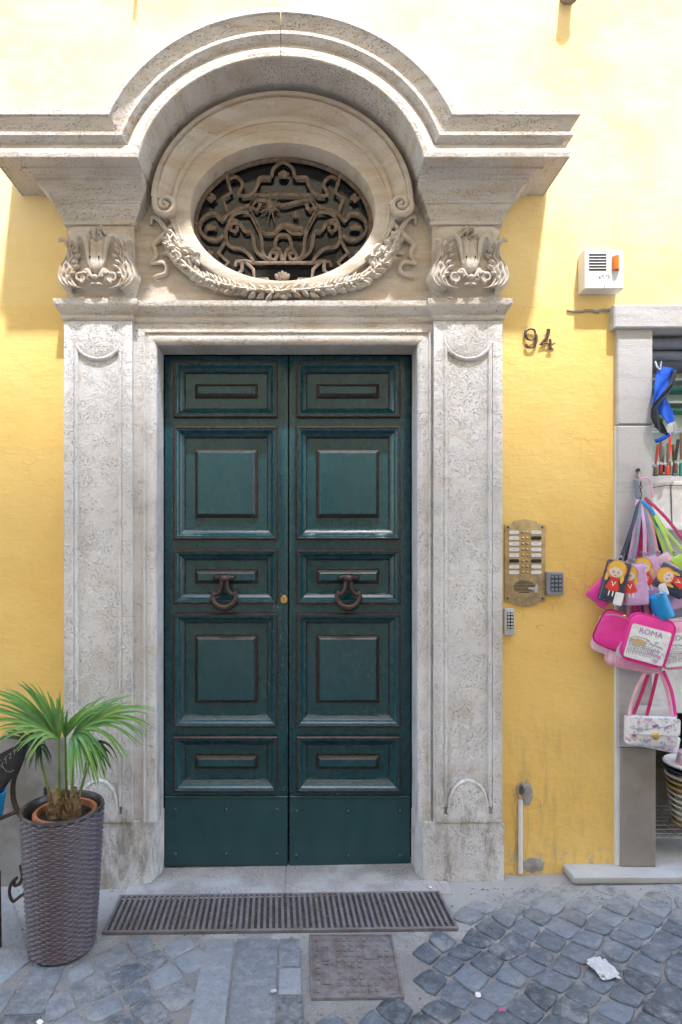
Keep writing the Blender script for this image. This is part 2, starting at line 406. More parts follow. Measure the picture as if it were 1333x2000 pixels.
pl('cyan', (.01, .26, .62)); pl('red', (.72, .045, .03)); pl('crimson', (.50, .012, .12)); pl('yellow', (.78, .47, .07)); pl('hairorange', (.66, .20, .07)); pl('skin', (.80, .62, .55)); pl('white', (.78, .78, .80))
pl('lime', (.42, .62, .10)); pl('steel', (.19, .22, .30)); pl('brown', (.16, .075, .035)); pl('oxblood', (.32, .03, .03)); pl('teal', (.02, .25, .20)); pl('purple', (.38, .17, .45))
pl('blue', (.005, .09, .62), .8, cloth=1); pl('darkcloth', (.022, .03, .042), .85, cloth=1); pl('straw', (.55, .40, .22), .8, cloth=1); pl('cream', (.72, .69, .62), .8, cloth=1); pl('greyink', (.25, .27, .34)); pl('mint_reflection', (.62, .80, .74), .3)
def printmat():
    m, t, b = nodes('printed_vinyl'); g = NG(t)
    c = g.mix(g.ramp(g.noise(34, 5, .65), .54, .60, 0, .85), (.74, .74, .78), (.36, .38, .50))
    c = g.mix(g.ramp(g.noise(21, 2, .5, g.coord(1, 1, 1.3)), .66, .70, 0, .9), c, (.50, .30, .58))
    c = g.mix(g.ramp(g.noise(120, 4, .7), .60, .66, 0, .6), c, (.22, .23, .32))
    g.L(c, b.inputs['Base Color']); b.inputs['Roughness'].default_value = .4
    return m
M['print'] = printmat()
M['steelwire'] = simple('steel_wire', (.45, .47, .50), .35, .9, bump=0)
M['paper'] = simple('white_paper', (.50, .52, .57), .7, var=.2, vs_=40)
M['chalk'] = simple('chalk', (.32, .31, .28), .9, bump=0)
M['slate'] = simple('blackboard', (.035, .037, .042), .6, var=.4, vs_=9, bump=.1)
M['far'] = simple('cream_render', (.82, .815, .82), .9, var=.12, vs_=2, bump=.3, bs=30, spec=.2)
# ------------------------------------------------------------------ the setting
mb = MB(); nx, ny = 60, 30
xs = [-40, -12] + [-3.2 + 6.4 * i / nx for i in range(nx + 1)] + [12, 40]
ys = [-9, -5] + [-3.4 + 3.7 * j / ny for j in range(ny + 1)]
mb.add([(x, y, gz(max(-3.2, min(3.2, x)))) for y in ys for x in xs], [(j * len(xs) + i, j * len(xs) + i + 1, (j + 1) * len(xs) + i + 1, (j + 1) * len(xs) + i) for j in range(len(ys) - 1) for i in range(len(xs) - 1)])
street = mb.build('street', M['mortar'], smooth=180, kind='structure')
# --- yellow building
wall = thing('building', (2.2, 0, 0), 'ochre plastered building front with the stone doorway', 'building')
portal_hole = [(-1.06, -.25), (.88, -.25), (.88, 3.22), (.48, 3.22), (.48, 3.6), (-.66, 3.6), (-.66, 3.22), (-1.06, 3.22)]
shop_hole = [(1.60, -.25), (3.6, -.25), (3.6, 2.70), (1.60, 2.70)]
link('plaster_wall', flat([[(-9, -.4), (9, -.4), (9, 12.6), (-9, 12.6)], portal_hole, shop_hole], 0, .25), M['plaster'], wall, smooth=0)
MB().box((-4.2, -.014, -.3), (-1.135, .02, .655), .004).build('dado', M['dado'], wall)
MB().box((-9, -.25, 12.55), (9, .3, 12.8), .02).build('eaves', M['far'], wall)
# cement patch and ragged crack ledge
def ragged(cx, cz, rx, rz, n=22, j=.25): return [(cx + rx * math.cos(6.2832 * i / n) * (1 + random.uniform(-j, j)), cz + rz * math.sin(6.2832 * i / n) * (1 + random.uniform(-j, j))) for i in range(n)]
c = P(1030, 1550, 0); link('cement_patch', flat([ragged(c.x, c.z, .026, .062, j=.12)], -.004, .01, .001), M['patch'], wall)
c = P(1042, 1690, 0); link('cement_patch', flat([ragged(c.x, c.z, .055, .035, j=.3)], -.004, .01, .001), M['patch'], wall)
mb = MB(); pts = [P(x, 607 + random.uniform(-2, 2), -.004) for x in range(1108, 1206, 6)]
mb.tube(pts, [.003 + .007 * abs(math.sin(i * 1.7)) * (i / len(pts)) + .002 for i in range(len(pts))], 6); mb.build('broken_plaster_ledge', M['patch'], wall)
mb = MB(); pts = [P(1200 + random.uniform(-2, 2), y, -.004) for y in range(600, 642, 5)]; mb.tube(pts, [.008 + random.uniform(-.004, .005) for _ in pts], 6); mb.build('broken_plaster_ledge', M['patch'], wall)
# --- dark hall behind the portal, an unseen box enlarged to stop light leaking in
mb = MB(); mb.box((-1.3, .252, -.35), (1.2, 2.2, 3.95)); hall = mb.build('hall_interior', M['dark'], smooth=0, kind='structure')
# --- building across the street, behind the viewer
far = thing('opposite_building', (0, -STREET_W, 0), 'cream rendered building across the narrow street', 'building')
holes = []
for i in range(-5, 6):
    for k in range(4): holes.append([(i * 2.3 - .5, .9 + k * 2.9), (i * 2.3 + .5, .9 + k * 2.9), (i * 2.3 + .5, 2.6 + k * 2.9), (i * 2.3 - .5, 2.6 + k * 2.9)])
link('wall', flat([[(-14, -.4), (14, -.4), (14, ROOF_H), (-14, ROOF_H)]] + holes, -STREET_W - .3, -STREET_W), M['far'], far, smooth=0)
mb = MB(); mb.box((-14, -STREET_W - .34, ROOF_H), (14, -STREET_W + .0, ROOF_H + .12)); mb.build('eaves', M['far'], far)
mb = MB(); mb.box((-14, -STREET_W - .42, -.4), (14, -STREET_W - .36, ROOF_H)); mb.build('window_glass', M['glass'], far)
# ------------------------------------------------------------------ stone portal
por = thing('stone_portal', (-.09, -.05, gz(-.09)), 'carved travertine portal with arched hood around the green door', 'portal')
PX = {'l': (-1.140, -.814), 'r': (.6327, .961)}
PY = -.06
def pilaster(x0, x1):
    zb, zt = .2626, 2.668
    b = .047; cx = (x0 + x1) / 2; hw = (x1 - x0) / 2 - b
    # raised border with shaped ends, one plate with a sunk field
    lo = P(0, 1560, PY).z; hi = P(0, 655, PY).z
    top = [(cx + hw * math.cos(R(a)), hi + .0 - .105 * math.sin(R(-a)) * 1.0) for a in range(0, -181, -12)]
    bot = [(cx + (hw - .022) * math.cos(R(a)), .30 + .0 + .155 * math.sin(R(a)) ** .8 if math.sin(R(a)) > 0 else .30) for a in range(180, -1, -12)]
    hole = [(cx - hw, hi)] + list(reversed(top))[1:-1] + [(cx + hw, hi), (cx + hw, .30)] + list(reversed(bot))[0:] + [(cx - hw, .30)]
    me = flat([[(x0, zb), (x1, zb), (x1, zt), (x0, zt)], hole], PY, -.02, .002)
    pil = link('pilaster', me, M['travd'], por)
    MB().box((x0 + .004, PY + .014, zb + .002), (x1 - .004, .02, zt - .002)).build('sunk_field', M['travd'], pil)
    mb = MB(); r = .0105
    path = [(cx - hw + .010, PY + .009, .33)] + [(cx - hw + .010, PY + .009, z) for z in (1.0, 1.7, hi - .06)]
    mb.tube([(cx - hw + .010, PY + .009, .34), (cx - hw + .010, PY + .009, hi - .02)], r, 8)
    mb.tube([(cx + hw - .010, PY + .009, .34), (cx + hw - .010, PY + .009, hi - .02)], r, 8)
    mb.tube([(x * .97 + cx * .03, PY + .008, z - .006) for x, z in top], r, 8)
    mb.tube([(cx + (x - cx) * .97, PY + .008, z + .004) for x, z in bot], r, 8)
    mb.build('panel_moulding', M['travd'], pil)
    return pil
for k in 'lr': pilaster(*PX[k])
# plinths with splayed inner face
def plinth(pts, name='plinth', z0=-.25, z1=.259):
    ch = .003
    def ring(z, i):
        ms = miter(pts, True); return [(p[0] + m[0] * i, p[1] + m[1] * i, z) for p, m in zip(pts, ms)]
    a = sum(pts[i - 1][0] * pts[i][1] - pts[i][0] * pts[i - 1][1] for i in range(len(pts))); sg = 1 if a > 0 else -1
    return MB().loft([ring(z0, 0), ring(z1 - ch, 0), ring(z1, sg * ch)]).build(name, M['travd'], por)
plinth([(-1.146, .02), (-1.146, -.055), (-.838, -.055), (-.735, -.012), (-.708, .05), (-.700, .118), (-.9, .118)])
plinth([(.970, .02), (.970, -.055), (.655, -.055), (.585, -.040), (.563, .02), (.557, .118), (.8, .118)])
# door frame: U sweep
zt = 2.5625
fprof = [(.13, -.10), (.13, .030), (.064, .030), (.062, .045), (.055, .045), (.053, .036), (.046, .037), (.036, .041), (.022, .041), (.010, .037), (.002, .028), (.000, .018), (.002, .010), (.002, -.118), (.13, -.118)]
fr = sweep([(-.702, .255), (-.702, zt), (.558, zt), (.558, .255)], fprof, lambda x, z, h: (x, -h, z))
for a, b, nm in ((0, 1, 'jamb'), (1, 2, 'lintel'), (2, 3, 'jamb')):
    MB().loft([fr[a], fr[b]]).build(nm, M['travd'] if nm == 'jamb' else M['trav'], por)
# impost moulding following the pilaster breaks
plan = [(.961, .0), (.961, PY), (.6327, PY), (.6327, -.034), (-.814, -.034), (-.814, PY), (-1.140, PY), (-1.140, .0)]
ip = [(-.03, 2.668), (.004, 2.668), (.010, 2.676), (.010, 2.686), (.006, 2.690), (.006, 2.6945), (.012, 2.698), (.020, 2.708), (.029, 2.722), (.035, 2.733), (.036, 2.738), (.036, 2.760), (.026, 2.764), (-.03, 2.770)]
MB().loft(sweep(plan, ip, lambda x, y, h: (x, y, h))).build('impost_moulding', M['trav'], por)
# frieze slab with the oval opening
OX, OZ, OA, OB = -.092, 3.187, .447, .333
oval = arcpts(OX, OZ, OA, 0, 360, 64, OB)[:-1]
ACX, EC, EA, EB = -.093, 3.20, .6446, .55
fo = [(-.87, 2.70), (.68, 2.70), (.68, 3.25)] + arcpts(ACX, EC, EA + .03, 4, 176, 44, EB + .03) + [(-.87, 3.25)]
link('frieze_slab', flat([fo, oval], -.02, .10), M['carve'], por)
# flat ring round the oval
ring_o = []
for i in range(72):
    a = R(5 * i); s = math.sin(a)
    k = .10 if s > 0 else .10 - .048 * min(1, -s * 1.4)
    ring_o.append((OX + (OA + k) * math.cos(a), OZ + (OB + k) * s))
link('oval_surround', flat([ring_o, arcpts(OX, OZ, OA - .003, 0, 360, 64, OB - .003)[:-1]], -.066, .085, .004), M['carve'], por)
bd_ = [(OX + (OA + .062) * math.cos(R(t)), -.064, OZ + (OB + .062) * math.sin(R(t))) for t in range(-20, 201, 4)]
MB().tube(bd_, .0065, 7).build('ring_bead', M['carve'], por)
# inner hood moulding over the oval with volutes
hp = [(-.105, .02), (-.105, .070), (-.088, .076), (-.084, .064), (-.074, .066), (-.060, .078), (-.045, .100), (-.032, .116), (-.028, .118), (-.026, .108), (-.020, .108), (-.016, .122), (.000, .122), (.002, .02)]
for s in (-1, 1):
    pa = arcpts(ACX, EC, EA - .030, 90.1, 177, 36, EB - .030)
    if s < 0: pa = [(2 * ACX - x, z) for x, z in pa]
    off = [(-o if s < 0 else o, h) for o, h in hp]
    path = pa
    rings = sweep(path, [(-o, h) for o, h in off], lambda x, z, h: (x, -h, z))
    MB().loft(rings).build('hood_moulding', M['carve'], por)
    vc = P(325 if s > 0 else 783, 402, -.09); mb = MB(); pts = []; rr = []
    sg = -1 if s > 0 else 1
    for i in range(44):
        th = i / 43 * 2 * math.pi * 1.55; r0 = .049 * (1 - .80 * i / 43)
        pts.append((vc.x + sg * r0 * math.cos(th), -.095 - .012 * i / 43, vc.z - r0 * math.sin(th))); rr.append(.0165 * (1 - .55 * i / 43))
    pre = arcpts(ACX, EC, EA - .044, 158, 176, 8, EB - .044); pre = [(x, z) if s > 0 else (2 * ACX - x, z) for x, z in pre]
    pts = [(x, -.105, z) for x, z in pre] + pts; rr = [.009 + .0075 * i / 8 for i in range(9)] + rr
    mb.tube(pts, rr, 10, 1.2, up=(0, -1, 0)); mb.blob((vc.x, -.105, vc.z), .012, .02, .012)
    mb.tube([(vc.x, -.02, vc.z), (vc.x, -.088, vc.z)], .050, 20)
    mb.build('volute', M['carve'], por)
# bed blocks over the capitals
BZ = 3.304
for x0, x1, inl in ((-1.123, -.804, False), (.625, .944, True)):
    mb = MB(); mb.box((x0, PY - .002, 2.765), (x1, .02, 3.125)); mb.build('frieze_block', M['carve'], por)
    pl_ = [(x1, .0), (x1, PY), (x0, PY), (x0, .0)]
    bp = [(-.05, 3.118), (.008, 3.118), (.014, 3.122), (.014, 3.134), (.010, 3.138), (.016, 3.150), (.030, 3.168), (.040, 3.186), (.043, 3.200), (.050, 3.204), (.050, 3.214), (.056, 3.218), (.064, 3.236), (.080, 3.256), (.098, 3.266), (.104, 3.270), (.104, 3.278), (.116, 3.282), (.116, 3.292), (.150, 3.296), (.150, BZ + .004), (-.05, BZ + .004)]
    MB().loft(sweep(pl_, bp, lambda x, y, h: (max(x, .545) if inl else min(x, -.731), y, h))).build('bed_moulding', M['trav'], por)
# cornice: horizontal, arched hood, horizontal; two halves meeting in a joint at the crown
cp = [(0, .015), (0, .272), (-.004, .276), (.0, .281), (.0185, .283), (.022, .281), (.062, .264), (.064, .256), (.069, .256), (.077, .264), (.083, .276), (.086, .280), (.088, .292), (.1025, .292), (.104, .276), (.112, .277), (.124, .281), (.140, .290), (.152, .300), (.160, .303), (.163, .313), (.185, .312), (.190, .300), (.215, .015)]
XR = .904
def arcring(t):
    r_ = []
    for n, h in cp:
        th0 = math.degrees(math.asin((BZ + n - EC) / (EB + n))); th = R(180 - th0 + (90 - (180 - th0)) * t)
        r_.append((ACX + (EA + n) * math.cos(th), -h, EC + (EB + n) * math.sin(th)))
    return r_
r0 = [(2 * ACX - XR - h, -h, BZ + n) for n, h in cp]
lr = [[(x, .01, z) for x, y, z in r0], r0] + [arcring(i / 40) for i in range(41)]
lr[-1] = [(x - .0015, y, z) for x, y, z in lr[-1]]
MB().loft(lr).build('cornice', M['trav'], por, smooth=28)
MB().loft([[(2 * ACX - x, y, z) for x, y, z in r] for r in reversed(lr)]).build('cornice', M['trav'], por, smooth=28)
# joint filler so no sky shows through the crown joint
MB().box((ACX - .004, -.245, EC + EB + .006), (ACX + .004, .01, EC + EB + .16)).build('mortar_joint', M['carve'], por)
# ------------------------------------------------------------------ capitals
def capital(cx):
    cap = MB(); W = lambda px: px * 2.80 / FP
    zb, zt = 2.766, 3.10
    prof = [(0, 74, 0.016), (.012, 74, .016), (.014, 70, .010), (.05, 76, .036), (.08, 80, .050), (.13, 80, .054), (.18, 72, .048), (.24, 62, .034), (.30, 63, .030), (.345, 70, .034), (.365, 66, .030)]
    # vase-shaped core
    rings = []
    for h, hw, pr in prof:
        a = W(hw) * .90; y1 = PY - pr * .75; z = zb + h * .93
        rings.append([(cx - a, .0, z), (cx - a, y1 + .02, z), (cx - a * .8, y1, z), (cx + a * .8, y1, z), (cx + a, y1 + .02, z), (cx + a, .0, z)])
    cap.loft(rings)
    o = cap.build('capital', M['carve'], por, smooth=60)
    S = 1333 / 220.0
    def q(zx, zy, lift): # point read off the left capital in the enlarged photograph (centre 640)
        return Vector((cx + (zx - 645) / S * 2.80 / FP, PY - lift, CH + (VY - (435 + zy / S)) * 2.80 / FP))
    lv = MB()
    for s in (-1, 1):
        X = lambda zx: 645 + s * (645 - zx)
        def strand(pts, r0, r1, lift=.05):
            pp = bez([q(X(a), b, lf) for a, b, lf in pts], 7); n = len(pp)
            lv.tube(pp, [max(.0022, (r0 + (r1 - r0) * i / n) * math.sin(math.pi * (.12 + .86 * i / (n - 1))) ** .5) for i in range(n)], 7, .8)
        # fluted leaf: sheet between a smooth outer edge and a scalloped inner edge
        oe = bez([q(X(x_), y_, 0) for x_, y_ in ((330, 835), (215, 770), (158, 680), (175, 580), (245, 470), (275, 360), (255, 275))], 6)
        ie = bez([q(X(x_), y_, 0) for x_, y_ in ((520, 820), (430, 790), (390, 735), (375, 650), (425, 570), (390, 500), (440, 440), (405, 375), (435, 315), (350, 285))], 4)
        nI, nJ = 36, 20; rows = []
        for i_ in range(nI + 1):
            f = i_ / nI; po = oe[min(len(oe) - 1, int(f * (len(oe) - 1)))]; pi_ = ie[min(len(ie) - 1, int(f * (len(ie) - 1)))]; row = []
            for j_ in range(nJ + 1):
                u = j_ / nJ; p = po.lerp(pi_, u)
                lf = .034 + .034 * math.sin(math.pi * (.18 + .62 * u)) * (1 - .45 * f) + .0055 * math.cos(u * 2 * math.pi * 4.5 + f * 1.5) - (.05 * max(0, .12 - u) / .12)
                row.append(Vector((p.x, PY - lf, p.z)))
            rows.append(row)
        lv.loft(rows, closed=False)
        for x_, y_, an in ((415, 570, 25), (425, 440, 35), (415, 320, 50), (375, 650, 10), (395, 510, 30), (400, 380, 40), (350, 290, 70), (310, 420, 75), (290, 540, 80), (270, 640, 85), (330, 700, 60)): lv.leafy(q(X(x_), y_, 0), R(an) if s < 0 else R(180 - an), .034, .0095, .011, PY - .058 + .00003 * (y_ - 300) * -.4)
        # horn curl at the top corner
        strand([(300, 330, .045), (285, 265, .055), (235, 255, .060), (215, 285, .062)], .012, .008)
        strand([(420, 250, .045), (450, 205, .055), (500, 230, .058), (525, 300, .055), (540, 420, .056), (560, 540, .060)], .010, .012)
        strand([(405, 240, .045), (430, 195, .052), (480, 190, .055), (520, 215, .05)], .009, .006)
        # lower volute
        pts = []
        for i in range(20):
            th = R(100) + i / 19 * R(430); r = 62 * (1 - .55 * i / 19)
            pts.append((X(455 - r * math.cos(th)), 690 + r * math.sin(th)))
        pp = [q(a, b, .058) for a, b in pts]; lv.tube(pp, [.0085 * (1 - .5 * i / 19) for i in range(20)], 7)
        # frill of the tulip
        strand([(500, 640, .055), (545, 615, .062), (575, 660, .066), (610, 700, .068)], .012, .011)
        for a, b in ((500, 645), (535, 650), (570, 680), (605, 690)): lv.blob(q(X(a), b, .062), .009, .012, .009)
        rc = random.Random(int(abs(cx) * 1000) + s)
        for k in range(12):
            th = rc.uniform(0, 6.28); rr_ = rc.random() ** .5; xx = X(600) + rr_ * 58 * math.cos(th); yy = 165 + rr_ * 100 * math.sin(th)
            lv.leafy(q(xx, yy, 0), R(90) + R(s * rc.uniform(10, 60)), rc.uniform(.024, .034), .008, .010, PY - .040 - .014 * (1 - rr_))
    # tulip bud
    rings = []
    for zy, hw, lf in ((185, 100, .040), (230, 112, .052), (300, 108, .056), (380, 106, .062), (450, 110, .068), (520, 112, .075), (580, 95, .077), (620, 62, .070), (640, 15, .055)):
        n = 18; rings.append([q(645 + hw * math.cos(R(180 * k / n)) * 1.0, zy, .02 + (lf - .02) * math.sin(R(180 * k / n)) ** .6 * (1 - (.34 if zy < 400 else .12) * math.exp(-((k - n / 2) / 1.6) ** 2))) for k in range(n + 1)])
    lv.loft(rings, closed=False)
    for zx in (588, 688): pass
    lv.blob(q(645, 700, .070), .013, .014, .012); lv.blob(q(645, 770, .055), .030, .014, .010)
    lv.build('acanthus_leaves', M['carve'], o, smooth=38, fix=False)
    for zx in (588, 690): MB().blob(q(zx, 475, .0745), .0035, .004, .0085).build('drill_hole', M['void'], o)
    return o
capital((PX['l'][0] + PX['l'][1]) / 2 + .012); capital((PX['r'][0] + PX['r'][1]) / 2 - .006)
# ------------------------------------------------------------------ garland and bows
rnd = random.Random(3)
gar = MB(); gp = []
for px, py in ((332, 470), (345, 500), (362, 520), (392, 545), (430, 560), (480, 570), (553, 575)): gp.append(P(px, py, -.045))
gp = bez(gp, 10); gl = [Vector((2 * OX - p.x + .004, p.y, p.z + .004)) for p in gp]
for side in (gp, gl):
    n = len(side)
    for i in range(0, n, 2):
        p = side[i]; t = (side[min(i + 1, n - 1)] - side[max(i - 1, 0)]).normalized(); ang = math.atan2(t.z, t.x) + math.pi
        for k in (-1, 1, 0):
            off = k * rnd.uniform(.010, .024); aa = ang - k * rnd.uniform(.35, .95)
            gar.leafy(p + Vector((-t.z, 0, t.x)) * off, aa, rnd.uniform(.040, .058), rnd.uniform(.010, .015), rnd.uniform(.010, .017), p.y - .018 - (.010 if k == 0 else rnd.uniform(0, .006)), rnd.uniform(-.25, .15))
    for i in range(3, n, 6):
        for k in range(3): gar.blob(side[i] + Vector((rnd.uniform(-.012, .012), -.034, rnd.uniform(-.012, .012))), .0085, .009, .0085)
for s_ in (0, 1):
    for k in range(26):
        p = P(rnd.uniform(333, 388), 0, -.05); px_ = 590 + p.x * FP / 2.83; cy_ = 470 + (px_ - 333) * .85 + rnd.uniform(-14, 16); p = P(px_, cy_, -.05)
        if s_: p = Vector((2 * OX - p.x + .004, p.y, p.z + .004))
        an = R(rnd.uniform(110, 250)); gar.leafy(p, an if s_ == 0 else math.pi - an, rnd.uniform(.036, .056), rnd.uniform(.011, .017), rnd.uniform(.010, .018), -.066 - rnd.uniform(0, .014), rnd.uniform(-.2, .2))
gar.blob(P(553, 580, -.065), .013, .012, .012)
gar.build('garland', M['carve'], por, smooth=32, fix=False)
for s in (0, 1):
    rb = MB()
    mx = lambda p: Vector((2 * OX - p.x + .006, p.y, p.z + .002)) if s else p
    def rib(pts, r0, r1=None):
        pp = bez([mx(P(x, y, Y)) for x, y, Y in pts], 6); n = len(pp); r1 = r1 or r0
        rb.tube(pp, [1.4 * (r0 + (r1 - r0) * i / n) for i in range(n)], 8, .6)
    rib([(326, 452, -.05), (312, 430, -.055), (298, 424, -.04), (296, 440, -.03)], .008)
    rib([(326, 452, -.05), (340, 436, -.055), (346, 428, -.045), (340, 448, -.035)], .008)
    rib([(326, 454, -.05), (310, 468, -.045), (299, 478, -.03)], .011, .008)
    rib([(328, 456, -.05), (345, 466, -.05), (358, 474, -.04)], .012, .009)
    rib([(322, 456, -.045), (308, 470, -.04), (296, 482, -.03)], .007)
    rib([(299, 478, -.032), (306, 498, -.030), (296, 514, -.036), (316, 512, -.044), (326, 520, -.040), (324, 534, -.036), (308, 540, -.034), (300, 544, -.028)], .009, .007)
    rib([(362, 480, -.055), (372, 476, -.05), (380, 482, -.05), (374, 494, -.05), (384, 504, -.055)], .008)
    rib([(330, 462, -.045), (340, 478, -.05), (332, 492, -.04), (318, 496, -.03)], .007)
    rb.blob(mx(P(326, 453, -.055)), .015, .016, .015); rb.blob(mx(P(338, 482, -.05)), .020, .016, .018)
    rb.build('ribbon_bow', M['carve'], por, smooth=60)
# ------------------------------------------------------------------ oval window with wrought iron grille
ow = thing('oval_window', (OX, .05, OZ - OB), 'oval window with rusty wrought iron scrollwork under the arch', 'window')
link('pane', flat([arcpts(OX, OZ, OA + .02, 0, 360, 48, OB + .02)[:-1]], .062, .068), M['glass'], ow)
fr_ = MB(); fr_.tube([(OX + (OA - .012) * math.cos(R(a)), .045, OZ + (OB - .012) * math.sin(R(a))) for a in range(0, 360, 5)], .012, 6, closed=True, up=(0, -1, 0)); fr_.build('frame', M['rust'], ow)
def zg(x, y): return P(370 + x / 3.603, 290 + y / 3.603, .035)
def bar(pts, sym=True, r=.0088, smooth_=True):
    for s in ((0, 1) if sym else (0,)):
        q = [zg(1322 - x if s else x, y) for x, y in pts]
        mb = MB(); q2 = bez(q, 5) if smooth_ else q
        mb.tube(q2, r, 6, .42, up=(0, -1, 0)); mb.build('grille_bar', M['rust'], ow, smooth=50)
bar([(660, 95), (615, 120), (590, 150), (580, 205)], smooth_=True)
bar([(580, 205), (500, 205), (480, 260), (430, 325), (350, 325), (375, 250), (330, 200), (285, 215)])
bar([(255, 160), (280, 260), (295, 310), (235, 350), (270, 450)], smooth_=False)
bar([(660, 325), (470, 325), (435, 390), (430, 440), (490, 560), (520, 600)], smooth_=False)
bar([(660, 400), (600, 385), (520, 365), (470, 370), (440, 410), (480, 430), (500, 385)])
bar([(470, 340), (430, 395), (360, 420), (310, 440), (270, 465)])
bar([(440, 455), (360, 450), (300, 480), (265, 560), (260, 640), (290, 690), (370, 705), (430, 760), (455, 805)])
bar([(270, 465), (220, 505), (180, 455), (110, 475), (70, 550), (110, 625), (190, 640), (240, 610)])
bar([(300, 500), (350, 520), (390, 580), (440, 590), (470, 720), (560, 790)])
bar([(350, 525), (300, 530), (290, 570), (330, 580), (340, 545)])
bar([(420, 440), (500, 600), (520, 740), (570, 790)])
bar([(515, 590), (545, 600), (600, 595), (640, 560), (660, 556)])
bar([(260, 640), (205, 735), (275, 800), (235, 850)], smooth_=False)
bar([(660, 805), (450, 805), (400, 790), (330, 795), (325, 830)], smooth_=False)
bar([(370, 800), (370, 860), (320, 890)]); bar([(400, 800), (450, 850), (460, 920), (550, 920), (570, 950)], smooth_=False)
bar([(600, 700), (565, 760), (600, 785), (620, 740), (590, 735)]); bar([(660, 605), (620, 620), (605, 690), (640, 720), (655, 790)])
bar([(20, 520), (90, 545)]); bar([(150, 320), (180, 350), (130, 350), (165, 375)])
for x, y, rx, rz in ((665, 190, .020, .024), (150, 560, .022, .018), (1172, 560, .022, .018), (655, 905, .030, .026), (145, 740, .012, .016), (1180, 740, .012, .016)):
    mb = MB(); c = zg(x, y)
    for k in range(-2, 3): mb.blob(c + Vector((rx * .42 * k, 0, rz * .15 * (2 - abs(k)))), rx * .38, .006, rz * (1 - .12 * abs(k)), Matrix.Rotation(R(14 * k), 3, 'Y'))
    mb.build('shell_ornament', M['rust'], ow, smooth=60)
mb = MB(); c = zg(580, 410); mb.blob(c, .020, .008, .020)
for k in range(14):
    a = R(25 * k + 5); L = .030 + .018 * (k % 3) + (.02 if 200 < 25 * k < 300 else 0); mb.tube([c, c + Vector((math.cos(a) * L, 0, math.sin(a) * L))], [.007, .002], 5)
mb.build('sun_ornament', M['rust'], ow)
mb = MB(); c = zg(750, 465)
for k in range(8): a = R(45 * k); mb.tube([c, c + Vector((math.cos(a) * .021, 0, math.sin(a) * .021))], [.005, .002], 5)
mb.build('star_ornament', M['rust'], ow)
mb = MB(); mb.tube(bez([zg(x, y) for x, y in ((610, 590), (640, 555), (690, 545), (750, 565), (800, 560))], 5), [.010 + .006 * math.sin(i * .16) for i in range(21)], 7); mb.tube([zg(800, 560), zg(790, 610), zg(735, 600)], .006, 6); mb.build('animal_ornament', M['rust'], ow)
